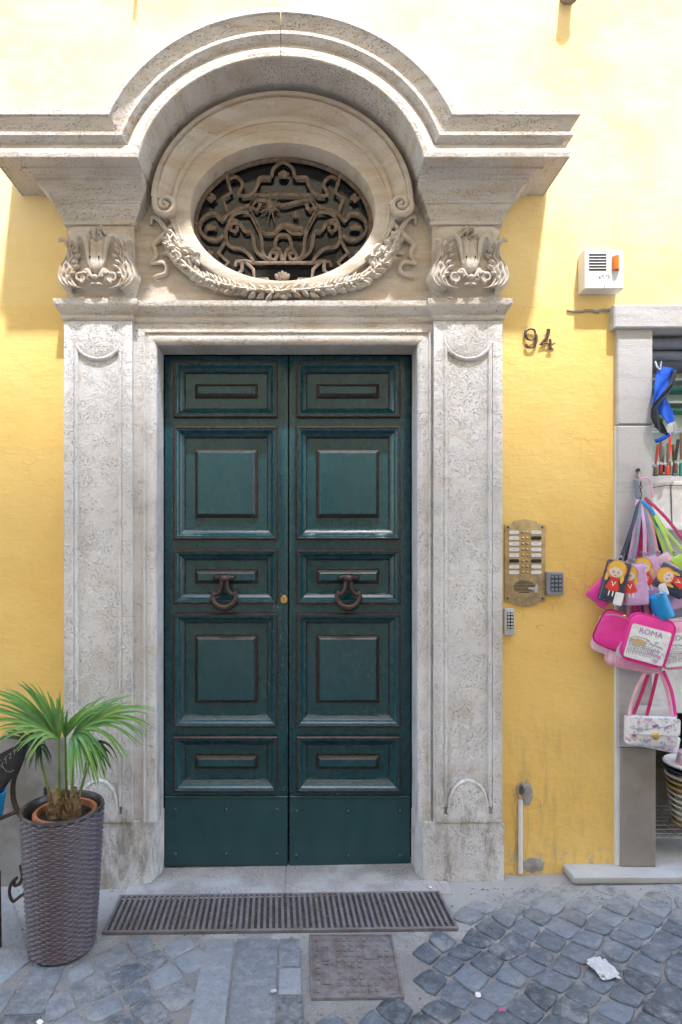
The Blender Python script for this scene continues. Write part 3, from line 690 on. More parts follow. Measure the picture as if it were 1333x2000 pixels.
# ------------------------------------------------------------------ door leaves
DY = .12
def leaf(xa, xb, side, handle_px, label):
    X0, X1 = P(xa, 0, DY).x, P(xb, 0, DY).x; zt_, zb_ = 2.558, P(0, 1688 if side < 0 else 1692, DY).z
    t = thing('door_leaf', ((X0 + X1) / 2, DY + .03, zb_), label, 'door', 'pair of green door leaves')
    # stiles and rails with openings for the panels
    rows = [(708, 815), (835, 1053), (1075, 1178), (1199, 1417), (1438, 1543)]
    pxl, pxr = (342, 541) if side < 0 else (581, 780)
    XL, XR_ = P(pxl, 0, DY).x, P(pxr, 0, DY).x
    holes = []
    for a, b in rows: za, zb2 = P(0, a, DY).z, P(0, b, DY).z; holes.append([(XL, zb2), (XR_, zb2), (XR_, za), (XL, za)])
    link('frame', flat([[(X0, zb_), (X1, zb_), (X1, zt_), (X0, zt_)]] + holes, DY, DY + .055, .002), M['door'], t)
    for h in holes:
        (x0, z0), (x1, _), (_, z1), _ = h
        tall = (z1 - z0) > .4
        iz = .11 if tall else .088; ix = .098
        if not tall: iz = (z1 - z0) * .5 - .037
        seq = [(-.004, -.004, .002, 1), (-.004, -.004, -.018, 1), (.001, .001, -.024, 1), (.007, .007, -.024, 0), (.011, .011, -.018, 0), (.016, .016, -.018, 0), (.026, .026, -.008, 0), (.028, .028, -.003, 0), (.038, .038, .006, 0), (.042, .042, .008, 1), (.047, .047, .014, 0), (.052, .052, .026, 0), (ix, iz, .028, 1), (ix + .003, iz + .003, .016, 1), (ix + .016, iz + .016, .004, 0), (ix + .020, iz + .020, .001, 0)]
        mb = MB(); prev = None
        for ax, az, dy, mi in seq:
            r = [(x0 + ax, DY + dy, z0 + az), (x1 - ax, DY + dy, z0 + az), (x1 - ax, DY + dy, z1 - az), (x0 + ax, DY + dy, z1 - az)]
            if prev: mb.cur = pm; mb.loft([prev, r], cap=(False, False))
            prev = r; pm = mi
        mb.cur = 0; mb.add(prev, [(0, 1, 2, 3)])
        mb.build('panel', [M['door'], M['edge']], t, smooth=25)
    # kick plate with rivets
    ka = P(0, 1557, DY).z
    kp = MB().box((X0 + .002, DY - .007, zb_ - .006), (X1 - .004, DY - .0005, ka), .002).build('kick_plate', M['plate'], t)
    MB().box((X0 + .002, DY - .012, ka - .001), (X1 - .004, DY - .001, ka + .009), .003).build('kick_plate_rail', M['plate'], t)
    for zx in ((342, 442, 542) if side < 0 else (580, 681, 782)):
        for zy in (1581, 1668):
            c = P(zx, zy + (4 if side > 0 else 0), DY - .008); MB().blob(c, .0105, .010, .0105, None, 10, 6).build('rivet', M['plate'], kp)
    # knocker: back plate, two arms and a D-shaped drop
    hx, hy = handle_px
    kn = MB(); q = lambda dx, dy, Y=.085: P(hx + dx * .88, hy + dy * .92, Y)
    kn.blob(q(0, 0, .098), .058, .026, .019, None, 14, 8); kn.blob(q(0, 2, .085), .030, .026, .022, None, 12, 8); 
    for k in (-1, 0, 1): kn.tube([q(k * 5, -3, .075), q(k * 5, 5, .072), q(k * 5, 9, .082)], .006, 7)
    for s in (-1, 1):
        kn.tube(bez([q(s * 5, 4), q(s * 6, 16), q(s * 8, 26), q(s * 15, 34), q(s * 21, 36), q(s * 26, 29)], 5), [.0125] * 22 + [.011, .009, .007, .005], 8)
    kn.tube(bez([q(-24, 34), q(-25, 46), q(-18, 57), q(-8, 63), q(0, 64), q(8, 63), q(18, 57), q(25, 46), q(24, 34)], 5), [.0115 + .0065 * math.sin(math.pi * i / 40) for i in range(41)], 9)
    for k in (-2, -1, 0, 1, 2): kn.blob(q(k * 6, 63 - abs(k) * 1.5, .083), .0055, .014, .015)
    kn.blob(q(0, 70, .085), .008, .008, .008)
    kn.build('knocker', M['iron'], t, smooth=60)
    if side < 0:
        lk = MB(); c = P(555, 1171, DY)
        rings = [[(c.x + r * math.cos(6.2832 * k / 20), DY + y, c.z + r * math.sin(6.2832 * k / 20)) for k in range(20)] for r, y in ((.021, 0), (.021, -.004), (.017, -.008), (.0125, -.008), (.012, -.006))]
        lk.loft(rings); lo = lk.build('lock_cylinder', M['gold'], t); MB().box((c.x - .0015, DY - .0075, c.z - .006), (c.x + .0015, DY - .005, c.z + .006)).build('keyhole', M['void'], lo)
    return t
leaf(322.5, 563, -1, (438, 1128), 'green panelled door leaf with the round brass lock')
leaf(565.5, 802, 1, (681, 1128), 'green panelled door leaf without a lock, on the side of the house number')
MB().box((-.72, DY + .056, -.1), (.58, DY + .08, 2.6)).build('door_backing', M['void'], por)
# threshold
th = MB(); a = [G(330, 1692), G(803, 1692), G(835, 1746), G(275, 1750)]
def slabpoly(pts, top, bot, bev=.006, nb=1):
    n = len(pts); cx = sum(p.x for p in pts) / n; cy = sum(p.y for p in pts) / n
    def ring(z, i): return [(p.x + (cx - p.x) * i, p.y + (cy - p.y) * i, p.z + z) for p in pts]
    return MB().loft([ring(bot, 0), ring(top - bev * .7, 0), ring(top, bev / .2)])
ts = thing('threshold', (-.07, -.1, gz(-.07)), 'worn pale stone threshold below the green door', 'threshold')
for xa, xb in ((-.84, -.082), (-.080, .70)):
    MB().loft([[(xa + i, -.158 + i, gz(xa) + z), (xb - i, -.158 + i, gz(xb) + z), (xb - i, .20, gz(xb) + z), (xa + i, .20, gz(xa) + z)] for z, i in ((-.1, 0), (.002, 0), (.006, .005))]).build('stone_slab', M['thresh'], ts)
# ------------------------------------------------------------------ house number
hn = thing('house_number', P(1055, 682, -.01), 'bronze house number 94 on the ochre wall', 'house number')
def stroke(pts, rad, name):
    mb = MB(); q = bez([P(1000 + x / 12.12, 630 + y / 12.12, -.012) for x, y in pts], 6); n = len(q)
    rr = []
    for i in range(n):
        f = i / (n - 1) * (len(rad) - 1); k = min(int(f), len(rad) - 2); rr.append((rad[k] + (rad[k + 1] - rad[k]) * (f - k)) / 12.12 * 2.87 / FP)
    mb.tube(q, rr, 8, .9, up=(0, -1, 0)); return mb
m9 = stroke([(560, 330), (540, 190), (450, 150), (340, 190), (325, 290), (380, 390), (480, 405), (555, 340), (575, 280), (585, 380), (570, 480), (520, 575), (430, 595), (350, 560), (345, 520)], [22, 26, 22, 30, 36, 26, 18, 22, 30, 34, 32, 26, 22, 30, 34], '9')
m9.build('digit_nine', M['bronze'], hn, smooth=60)
m4 = stroke([(870, 160), (860, 270), (820, 370), (740, 450), (670, 530)], [46, 42, 36, 28, 18], '4')
b4 = stroke([(670, 530), (760, 495), (860, 500), (960, 510), (1025, 480)], [16, 18, 16, 20, 18], '4'); b5 = stroke([(905, 390), (915, 470), (915, 540), (915, 615)], [26, 34, 34, 34], '4'); b6 = stroke([(850, 622), (915, 622), (975, 622)], [18, 20, 18], '4')
for b in (b4, b5, b6): m4.add(b.v, b.f)
m4.build('digit_four', M['bronze'], hn, smooth=60)
# ------------------------------------------------------------------ alarm box
AY = -.072
a0, a1 = P(1142.5, 563.5, AY), P(1219, 486.5, AY)
al = thing('alarm_siren', (1.44, 0, a0.z), 'pale grey alarm siren box with an orange strobe lens', 'alarm')
cs = MB().box((a0.x, AY, a0.z), (a1.x, -.001, a1.z), .003).build('casing', M['casing'], al)
def za(x, y, Y=AY): return P(1120 + x / 11.11, 470 + y / 11.11, Y)
for k in range(6):
    y = 312 + 64.5 * k; mb = MB(); p, q = za(345, y + 14), za(718, y - 16)
    MB().box((p.x, AY - .0006, p.z), (q.x, AY + .004, q.z)).build('louvre_slot', M['black'], cs)
    p, q = za(340, y - 15), za(722, y - 34); mb = MB(); mb.loft([[(p.x, AY, q.z), (p.x, AY - .0045, p.z + .001), (p.x, AY, p.z)], [(q.x, AY, q.z), (q.x, AY - .0045, p.z + .001), (q.x, AY, p.z)]]); mb.build('louvre_slat', M['casing'], cs)
mb = MB(); p, q = za(840, 660), za(990, 345); rings = []
for k in range(9):
    f = k / 8; rings.append([(p.x + (q.x - p.x) * f, AY - .001, p.z), (p.x + (q.x - p.x) * f, AY - .022 * math.sin(math.pi * (.04 + .92 * f)) ** .5, p.z + .003), (p.x + (q.x - p.x) * f, AY - .022 * math.sin(math.pi * (.04 + .92 * f)) ** .5, q.z - .003), (p.x + (q.x - p.x) * f, AY - .001, q.z)])
mb.loft(rings); mb.build('strobe_lens', M['orange'], al, smooth=50)
for x, y in ((672, 240), (678, 998)): MB().blob(za(x, y), .0028, .0018, .0028).build('screw', M['black'], cs)
p, q = za(540, 880), za(830, 735); sk = MB().box((p.x, AY - .0008, p.z), (q.x, AY + .001, q.z)).build('sticker', M['white'], cs)
mb = MB()
for ln in ([(575, 765), (560, 800), (585, 825), (600, 820)], [(570, 795), (605, 790)], [(600, 770), (610, 745), (655, 742), (660, 770)], [(630, 760), (632, 805)], [(655, 775), (655, 810)], [(690, 765), (692, 815)], [(725, 745), (722, 800)], [(722, 745), (770, 748), (772, 830), (750, 832)], [(780, 788), (812, 788)]):
    mb.tube([za(x, y, AY - .0012) for x, y in ln], .0012, 4)
mb.build('lettering', M['black'], sk)
# ------------------------------------------------------------------ brass intercom
IY = -.010
def zi(x, y, Y=IY): return P(960 + x / 6.667, 980 + y / 6.667, Y)
ic = thing('intercom_panel', P(1026, 1183, 0), 'tarnished brass intercom plate with two columns of bell buttons', 'intercom')
ol = [zi(x, y) for x, y in ((175, 298), (215, 296), (262, 285))] + bez([zi(x, y) for x, y in ((262, 285), (320, 245), (440, 228), (560, 245), (618, 285))], 5) + [zi(x, y) for x, y in ((660, 296), (705, 298), (705, 1300), (665, 1302), (618, 1312))] + bez([zi(x, y) for x, y in ((618, 1312), (560, 1348), (440, 1368), (320, 1348), (262, 1312))], 5) + [zi(x, y) for x, y in ((215, 1302), (175, 1300))]
lp = []
for p in ol:
    if not lp or (abs(p.x - lp[-1][0]) + abs(p.z - lp[-1][1])) > 1e-4: lp.append((p.x, p.z))
link('plate', flat([lp], IY, -.0005, .0015), M['brass'], ic)
dark_rows = {(0, 5), (1, 1), (1, 5)}
for r in range(8):
    y = 397 + r * 74.5
    for c_ in (0, 1):
        b = zi(412 if c_ == 0 else 468, y, IY); mb = MB(); mb.blob(b, .0075, .008, .0075, None, 12, 8); mb.build('bell_button', M['gold'] if (r + c_) % 3 else M['brass'], ic, smooth=180)
        x0, x1 = (228, 362) if c_ == 0 else (515, 652)
        p, q = zi(x0, y + 24), zi(x1, y - 22)
        fr2 = link('name_window', flat([rrect(p.x - .0015, p.z - .0015, q.x + .0015, q.z + .0015, .0088, 5)], IY - .0022, IY + .001, .0008), M['brass'], ic)
        lb = link('name_label', flat([rrect(p.x, p.z, q.x, q.z, .0078, 5)], IY - .0030, IY - .0015), M['black'] if (c_, r) in dark_rows else M['label'], fr2)
        if (c_, r) not in dark_rows and r < 7 and not (c_ == 1 and r == 6):
            mb = MB(); n = 4 + (r * 3 + c_) % 4; xm = (p.x + q.x) / 2 + (.002 if c_ == 0 else 0)
            for k in range(n): mb.tube([(xm + (k - n / 2) * .0021, IY - .0032, (p.z + q.z) / 2 + .0016), (xm + (k - n / 2) * .0021 + .0008, IY - .0032, (p.z + q.z) / 2 - .0014)], .0005, 4)
            mb.build('name_print', M['greyink'], fr2)
for k in range(9):
    y = 1032 + k * 18.5; hw = 140 * math.sqrt(max(0, 1 - ((k - 4) / 4.6) ** 2)); p, q = zi(428 - hw, y + 5), zi(428 + hw, y - 5)
    MB().box((p.x, IY - .0008, p.z), (q.x, IY + .001, q.z)).build('speaker_slot', M['black'], ic)
st = [zi(x, y) for x, y in ((590, 1070), (600, 1068), (598, 1180), (555, 1182), (575, 1150), (480, 1138), (480, 1115), (575, 1110))]
link('torn_sticker', flat([[(p.x, p.z) for p in st]], IY - .0016, IY - .0009), M['paper'], ic)
for x, y in ((222, 332), (665, 332), (214, 1256), (668, 1258)): MB().blob(zi(x, y), .0062, .004, .0062, None, 10, 6).build('screw', M['bronze'], ic)
# keypads
def keypad(label, x0, y0, x1, y1, rows, cols, pad, box, keym, Yf, name):
    p, q = zi(x0, y1, Yf), zi(x1, y0, Yf)
    t = thing('keypad', (p.x, 0, p.z), label, 'keypad')
    o = link('housing', flat([rrect(p.x, p.z, q.x, q.z, .006, 4)], Yf, -.0005, .003), box, t)
    a, b = zi(pad[0], pad[3], Yf), zi(pad[2], pad[1], Yf)
    link('key_field', flat([rrect(a.x, a.z, b.x, b.z, .004, 3)], Yf - .0015, Yf + .001), M['black'] if name == 'tall' else M['navy'], o)
    for r in range(rows):
        for c_ in range(cols):
            w_, h_ = (b.x - a.x) / cols, (b.z - a.z) / rows; kx, kz = a.x + w_ * (c_ + .5), a.z + h_ * (r + .5)
            MB().box((kx - w_ * .33, Yf - .004, kz - h_ * .30), (kx + w_ * .33, Yf - .001, kz + h_ * .30), .0008).build('key', keym, o)
keypad('small square grey keypad beside the brass intercom', 728, 915, 945, 1215, 4, 3, (772, 950, 922, 1170), M['grey'], M['grey'], -.028, 'sq')
keypad('narrow grey keypad below the brass intercom', 172, 1390, 305, 1738, 5, 2, (205, 1440, 288, 1655), M['lgrey'], M['lgrey'], -.022, 'tall')
# conduit by the plinth
cd = thing('conduit', P(1017, 1700, -.01), 'white capped conduit running down the ochre wall to the paving', 'conduit')
a, b = P(1017, 1705, -.008), P(1017, 1562, -.008); MB().tube([a, b], .0115, 10, .6, up=(0, -1, 0)).build('pipe', M['casing'], cd)
mb = MB(); mb.blob(P(1018, 1545, -.008), .016, .012, .016); mb.tube([P(1018, 1545, -.008), P(1019, 1546, -.024)], .009, 9); mb.build('pipe_end', M['bronze'], cd)
MB().tube(bez([P(1014, 1560, -.008), P(1012, 1540, -.01), P(1018, 1530, -.008), P(1024, 1540, -.006)], 5), .0055, 7).build('pipe_collar', M['patch'], cd)
# rusty pipe stubs in the upper wall
def stub(label, x, y, r, L, up_):
    t = thing('pipe_stub', P(x, y, 0), label, 'pipe')
    mb = MB(); c = P(x, y, 0); pts = bez([c + Vector((0, .05, up_ * .5)), c + Vector((0, -L * .5, up_ * .35)), c + Vector((0, -L, 0))], 6)
    mb.tube(pts, [r] * (len(pts) - 2) + [r * 1.12, r * 1.12], 16); o = mb.build('pipe', M['rust'], t, smooth=60)
    return t
stub('rusty pipe stub in the upper wall beyond the cornice end', 1106, 14, .032, .06, .10)
stub('thin bracket stub above the arched hood', 268, -10, .010, .05, .06)
# ------------------------------------------------------------------ shop doorway
sh = thing('shop_doorway', P(1241, 1690, 0), 'grey stone shop doorway frame hung with bags', 'doorway')
x0, x1 = P(1207, 0, -.03).x, P(1276, 0, -.03).x
zs = P(0, 1460, -.03).z
ledge_z = .034
for za_, zb_, mt in ((P(0, 830, -.03).z + .004, P(0, 641, -.03).z, 'marble'), (zs, P(0, 830, -.03).z, 'marble'), (ledge_z, zs, 'marbled')):
    mb = MB(); xo = .016 if mt == 'marbled' else 0
    mb.box((x0 + xo, -.03, za_), (x1 + xo, .30, zb_ - .002), .006); mb.build('jamb_stone', M[mt], sh)
MB().box((x0 - .002, -.018, ledge_z), (x0 + .02, .1, P(0, 830, -.03).z), .003).build('white_edge_strip', M['casing'], sh)
p = P(1200, 640, -.05); q = P(1200, 595, -.05)
MB().box((p.x, -.052, p.z), (3.7, .28, q.z), .006).build('lintel', M['marble'], sh)
MB().box((3.3, -.03, ledge_z), (3.6, .3, p.z), .006).build('jamb_stone', M['marble'], sh)
mb = MB(); mb.box((x1 - .1, .10, 2.52), (3.5, .28, 2.66)); mb.build('shutter_box', M['grey'], sh)
for k, (z, r_) in enumerate(((2.545, .022), (2.60, .030))): MB().tube([(x1 - .08, .075 - .01 * k, z), (3.5, .075 - .01 * k, z)], r_, 14).build('shutter_roll', M['steel'], sh)
stp = thing('shop_step', P(1240, 1728, -.1), 'grey stone step in front of the shop doorway', 'step')
a = [P(1101, 1689, 0), P(1121, 1712, -.09)]
MB().loft([[(a[0].x, .3, z), (3.7, .3, z), (3.7, -.10, z), (a[1].x - .005, -.10, z)] for z in (-.1, ledge_z - .033)]).build('lower_slab', M['marbled'], stp)
MB().loft([[(a[0].x - .004 + i, .3, z), (3.7, .3, z), (3.7, -.112 + i, z), (a[1].x - .012 + i, -.112 + i, z)] for z, i in ((ledge_z - .034, .003), (ledge_z - .026, 0), (ledge_z - .006, 0), (ledge_z, .005))]).build('tread_slab', M['step'], stp)
# shop interior
si = MB(); si.add([(1.6, .3, -.05), (3.6, .3, -.05), (3.6, 3.2, -.05), (1.6, 3.2, -.05), (1.6, .3, 2.8), (3.6, .3, 2.8), (3.6, 3.2, 2.8), (1.6, 3.2, 2.8)], [(0, 1, 2, 3), (4, 5, 6, 7), (2, 3, 7, 6), (1, 2, 6, 5), (0, 3, 7, 4)])
si.build('shop_interior', M['dado'], smooth=0, kind='structure')
cab = thing('display_case', (2.05, .55, 0), 'pale display case in the shop doorway with a painted window reflection', 'display case')
MB().box((1.70, .30, 1.98), (2.9, .32, 2.53)).build('reflection_panel', M['mint_reflection'], cab)  # mint colour stands in for the bright reflection in the shop glass
for z in (2.02, 2.20, 2.30, 2.34, 2.41, 2.46): MB().box((1.69, .20, z), (2.9, .298, z + .010)).build('shelf', M['teal' if z in (2.30, 2.41) else 'casing'], cab)  # teal shelves stand in for the green stripes of that reflection
rn = random.Random(5)
for k, lbl in enumerate(('olive bronze figurine nearest the shop jamb on the shelf', 'dark green figurine next to the olive one by the jamb', 'grey figurine between two darker ones on the shelf', 'olive figurine farther along the display case shelf', 'dark green figurine farther along the display case shelf')):
    c = Vector((1.72 + .035 * k, .20 + .02 * (k % 2), 2.212)); t = thing('figurine', c, lbl, 'figurine', 'souvenirs on the display case shelf')
    mt = M[['bronze', 'leafd', 'steel'][k % 3]]
    MB().lathe(c, [(.014, 0), (.014, .006), (.006, .010), (.010, .03), (.004, .045), (.009, .055), (.001, .066)], 10).build('body', mt, t)
    MB().blob(c + Vector((.012, -.01, .03)), .02, .006, .009, Matrix.Rotation(rn.uniform(0, 3), 3, 'Y')).build('ornament', mt, t)
MB().box((1.66, .26, .70), (2.7, .29, 1.97), .004).build('lower_panel', M['white'], cab)
bx = thing('storage_box', (1.95, .3, 1.55), 'white cardboard box with a black tie behind the shop jamb', 'box')
M2 = Matrix.Rotation(R(-24), 3, 'Z'); c = P(1335, 985, .12)
mb = MB(); mb.obox(c + Vector((.02, .1, 0)), M2 @ Vector((.17, 0, 0)), M2 @ Vector((0, .12, 0)), Vector((0, 0, .115)), .003); mb.build('carton', M['white'], bx)
mb = MB(); f = lambda u, v: c + Vector((.02, .1, 0)) + M2 @ Vector((u, -.124, v)); mb.tube([f(-.17, .082), f(-.05, .098), f(.0, .095), f(.17, .10)], .002, 5); mb.tube([f(-.035, .095), f(-.03, -.11)], .002, 5); mb.build('tie', M['black'], bx)
MB().box((1.71, .03, 1.668), (2.6, .262, 1.685), .003).build('shelf', M['casing'], cab)
MB().tube([(1.70, .115, P(0, 846, .115).z + .004), (2.6, .115, P(0, 846, .115).z + .004)], .004, 8).build('hanging_rail', M['steelwire'], cab)
# hanging leather key fobs
fobs = [('oxblood', 'dark red leather key fob against the shop jamb', 1283, 868, 930), ('brown', 'brown leather key fob beside the one against the jamb', 1290, 862, 926), ('steel', 'slate grey leather key fob between brown ones', 1297, 872, 922), ('brown', 'brown leather key fob with a red end tab', 1303, 866, 928), ('red', 'bright red leather key fob under the scarf fringe', 1309, 850, 924), ('brown', 'brown leather key fob with a slate end tab', 1316, 868, 930), ('darkcloth', 'black leather key fob beside the green tabbed one', 1322, 858, 924), ('brown', 'long brown leather key fob with a green end tab', 1330, 846, 930)]
tabs = ['brown', 'oxblood', 'darkcloth', 'red', 'brown', 'steel', 'brown', 'teal']
for k, (m, lbl, x, y0, y1) in enumerate(fobs):
    Y = .10 + .014 * (k % 3); t = thing('key_fob', P(x, y1, Y), lbl, 'key fob', 'leather key fobs in the shop doorway')
    a, b = P(x + 3 - k % 3 * 2, y0, Y), P(x - 2 + k % 2 * 3, y0 + (y1 - y0) * .62, Y)
    MB().tube([a, (a + b) / 2, b], [.008, .009, .006], 6, .3, up=(0, -1, 0)).build('strap', M[m], t)
    MB().tube([b + Vector((.006 * math.cos(R(q)), 0, -.008 + .008 * math.sin(R(q)))) for q in range(0, 360, 45)], .002, 5, closed=True).build('ring', M['steelwire'], t)
    e = b - Vector((0, 0, .014)); MB().box((e.x - .009, Y - .006, P(0, y1, Y).z), (e.x + .009, Y + .006, e.z), .003).build('tab', M[tabs[k]], t)
# blue fringed scarf on a clip
sf = thing('scarf', P(1300, 850, 0), 'bright blue and black fringed scarf clipped in the shop doorway', 'scarf')
def sheet(le, re, mat_, name, wav=.012, n=7):
    L_ = bez([P(x, y, Y) for x, y, Y in le], 6); R_ = bez([P(x, y, Y) for x, y, Y in re], 6); rows = []
    for i in range(len(L_)):
        row = []
        for k in range(n + 1):
            f = k / n; p = L_[i].lerp(R_[i], f); p.y += wav * math.sin(f * 7 + i * .35); row.append(p)
        rows.append(row + [p + Vector((0, .006, 0)) for p in reversed(row)])
    mb = MB(); mb.loft(rows); return mb.build(name, M[mat_], sf, smooth=70)
sheet([(1289, 713, -.05), (1283, 738, -.06), (1278, 766, -.07), (1275, 794, -.07)], [(1321, 722, -.03), (1316, 742, -.03), (1300, 764, -.05), (1282, 794, -.06)], 'blue', 'blue_fold', .006)
sheet([(1316, 722, -.050), (1311, 744, -.055), (1295, 766, -.070), (1277, 790, -.085), (1275, 815, -.08), (1283, 838, -.07)], [(1323, 724, -.030), (1320, 746, -.04), (1304, 772, -.055), (1286, 795, -.07), (1294, 822, -.07), (1304, 850, -.06)], 'darkcloth', 'black_fold', .008)
sheet([(1284, 785, -.045), (1288, 800, -.045), (1296, 815, -.05), (1306, 828, -.05)], [(1300, 768, -.035), (1307, 786, -.035), (1314, 808, -.035), (1319, 822, -.035)], 'blue', 'blue_tail', .006)
mb = MB(); rn = random.Random(9)
for k in range(22):
    f = k / 21; a = P(1304 + 13 * f, 829 - 6 * f, -.045); b = P(1302 + 22 * f + rn.uniform(-3, 3), 850 - 6 * f + rn.uniform(-4, 5), -.045 + rn.uniform(-.01, .01)); mb.tube([a, (a + b) / 2 + Vector((rn.uniform(-.006, .006), 0, 0)), b], .0016, 4)
mb.build('fringe', M['white'], sf)
MB().tube(bez([P(1280, 862, -.05), P(1294, 857, -.06), P(1308, 848, -.06)], 5), .010, 6, .4).build('band', M['blue'], sf)
MB().tube(bez([P(1280, 706, -.04), P(1284, 716, -.05), P(1290, 722, -.055), P(1292, 706, -.05)], 5), .004, 6).build('clip', M['steelwire'], sf)
# ------------------------------------------------------------------ hanging bags
def frame_at(px, py, Y, tilt, yaw=0):
    return P(px, py, Y), Matrix.Rotation(R(yaw), 3, 'Z') @ Matrix.Rotation(R(tilt), 3, 'Y')
def bagbody(c, Rm, w_, h_, th_, r, mats, parent, name='body'):
    lp = rrect(-w_ / 2, -h_ / 2, w_ / 2, h_ / 2, r, 5); rings = []
    for y, k in ((th_ / 2, .86), (th_ / 2 * .8, .96), (0, 1.0), (-th_ / 2 * .8, .97), (-th_ / 2, .90), (-th_ / 2 * 1.12, .55)):
        rings.append([c + Rm @ Vector((x * k, y, z * k)) for x, z in lp])
    return MB().loft(rings).build(name, mats, parent, smooth=50)
def piping(c, Rm, w_, h_, y, r, m, parent, rad=.0035):
    lp = rrect(-w_ / 2, -h_ / 2, w_ / 2, h_ / 2, r, 5)[:-1]
    return MB().tube([c + Rm @ Vector((x, y, z)) for x, z in lp], rad, 6, closed=True).build('piping', m, parent)
def plate(c, Rm, loops, y, m, parent, name, th_=.0012):
    me = flat(loops, -th_, 0); xform(me, Matrix.Translation(c + Rm @ Vector((0, y, 0))) @ Rm.to_4x4()); return link(name, me, m, parent)
def strap(pts, w_, m, parent, name='strap'):
    q = bez(pts, 5); return MB().tube(q, w_ * .85, 6, .14, up=(0, -1, .2)).build(name, m, parent, smooth=50)
def txt(s, c, Rm, u, v, y, size, m, parent):
    me = text_mesh(s, size, .0003, .0); xform(me, Matrix.Translation(c + Rm @ Vector((u, y, v))) @ Rm.to_4x4()); return link('lettering', me, m, parent, smooth=0)
k_ = 2.72 / FP
HOOK = (1248, 922)
def doll(c, Rm, y, parent, sc_, part=1.0):
    E = lambda u, v, a, b, n=18: arcpts(u * sc_, v * sc_, a * sc_, 0, 360, n, b * sc_)[:-1]
    plate(c, Rm, [E(0, 22, 21, 22)], y, M['hairorange'], parent, 'printed_hood')
    plate(c, Rm, [E(0, 24, 18, 19)], y - .0013, M['yellow'], parent, 'printed_hair')
    plate(c, Rm, [E(-1, 16, 14, 11)], y - .0026, M['skin'], parent, 'printed_face')
    for u in (-17, 15): plate(c, Rm, [E(u, 4, 3.6, 10, 12)], y - .0013, M['yellow'], parent, 'printed_braid')
    plate(c, Rm, [E(-1, 9.5, 3, .9, 10)], y - .0039, M['red'], parent, 'printed_mouth')
    for u in (-6, 4): plate(c, Rm, [E(u, 17, 2.2, 2.6, 10)], y - .0039, M['greyink'], parent, 'printed_eye')
    plate(c, Rm, [[(-6 * sc_, 6 * sc_), (6 * sc_, 6 * sc_), (15 * sc_, -22 * sc_), (0, -27 * sc_), (-15 * sc_, -22 * sc_)]], y - .0013, M['red'], parent, 'printed_dress')
    plate(c, Rm, [[(-5 * sc_, -4 * sc_), (-3 * sc_, -4 * sc_), (0, -12 * sc_), (3 * sc_, -4 * sc_), (5 * sc_, -4 * sc_), (0, -16 * sc_)]], y - .0026, M['white'], parent, 'printed_collar')
    for u in (-5, 3): plate(c, Rm, [[(u * sc_, -38 * sc_), ((u + 2.5) * sc_, -38 * sc_), ((u + 2.5) * sc_, -26 * sc_), (u * sc_, -26 * sc_)]], y - .001, M['white'], parent, 'printed_leg')
GP = 'small pouches hanging in a bunch on the shop jamb'
def pouch(px, py, w_, h_, Y, tilt, yaw, mat_, label, strap_mat, th_=.035, dollp=None, top=(1250, 978), group=GP):
    c, Rm = frame_at(px, py, Y, tilt, yaw)
    t = thing('pouch', c - Vector((0, 0, h_ * k_ / 2)), label, 'pouch', group)
    bagbody(c, Rm, w_ * k_, h_ * k_, th_, min(w_, h_) * k_ * .10, M[mat_], t)
    MB().tube([c + Rm @ Vector((-w_ * k_ * .46, -th_ * .2, h_ * k_ * .5)), c + Rm @ Vector((w_ * k_ * .46, -th_ * .2, h_ * k_ * .5))], .004, 6).build('zip', M['steelwire'], t)
    if int(px) % 3 == 0: plate(c, Rm, [[(w_ * k_ * .12, -h_ * k_ * .52), (w_ * k_ * .48, -h_ * k_ * .52), (w_ * k_ * .48, -h_ * k_ * .22), (w_ * k_ * .12, -h_ * k_ * .22)]], -th_ * .62, M['white'], t, 'price_tag')
    MB().tube([c + Rm @ Vector((x_ * w_ * k_ * .5, -th_ * .46, z_ * h_ * k_ * .5)) for x_, z_ in ((-.9, .9), (-.9, -.92), (.9, -.92), (.9, .9))], .0014, 5).build('seam', M['greyink'], t)
    if dollp: doll(c + Rm @ Vector((dollp[0] * k_, 0, dollp[1] * k_)), Rm, -th_ * .56 - .0006, t, dollp[2] * k_)
    e = c + Rm @ Vector((0, 0, h_ * k_ * .5)); a = P(top[0], top[1], -.075)
    strap([a, a.lerp(e, .5) + Vector((0, -.012, 0)), e], .0105, M[strap_mat], t)
    MB().tube([e + Vector((-.006, -.008, .02)), e + Vector((.006, -.008, .02))], .006, 6).build('buckle', M['steelwire'], t)
    return t
pouch(1186, 1150, 46, 72, -.075, 42, -20, 'magenta', 'plain magenta pouch at the outer edge of the bunch', 'navy', .03, top=(1248, 980))
pouch(1200, 1136, 44, 84, -.120, 14, -14, 'navy', 'navy pouch printed with a doll in a red dress', 'navy', .035, (-3, 4, .88), (1249, 977))
pouch(1222, 1140, 34, 84, -.105, 8, -42, 'lilac', 'lilac pouch squeezed beside the navy doll pouch', 'lilac', .035, None, (1246, 976))
pouch(1241, 1142, 42, 82, -.135, -6, -30, 'lilac', 'lilac pouch with a doll, in front of the pink satchels', 'steel', .035, (-9, 5, .8), (1251, 978))
pouch(1272, 1126, 40, 78, -.130, -16, -22, 'lilac', 'lilac pouch with a doll, above the blue pencil case', 'lilac', .035, (-9, 6, .8), (1253, 979))
pouch(1312, 1134, 52, 64, -.150, -62, -8, 'navy', 'navy pouch lying sideways with a red printed skirt', 'steel', .04, (2, 0, .80), (1256, 978))
pouch(1326, 1168, 60, 40, -.110, -14, 0, 'lilac', 'lilac pouch with dots under the sideways navy pouch', 'lime', .035, None, (1262, 978))
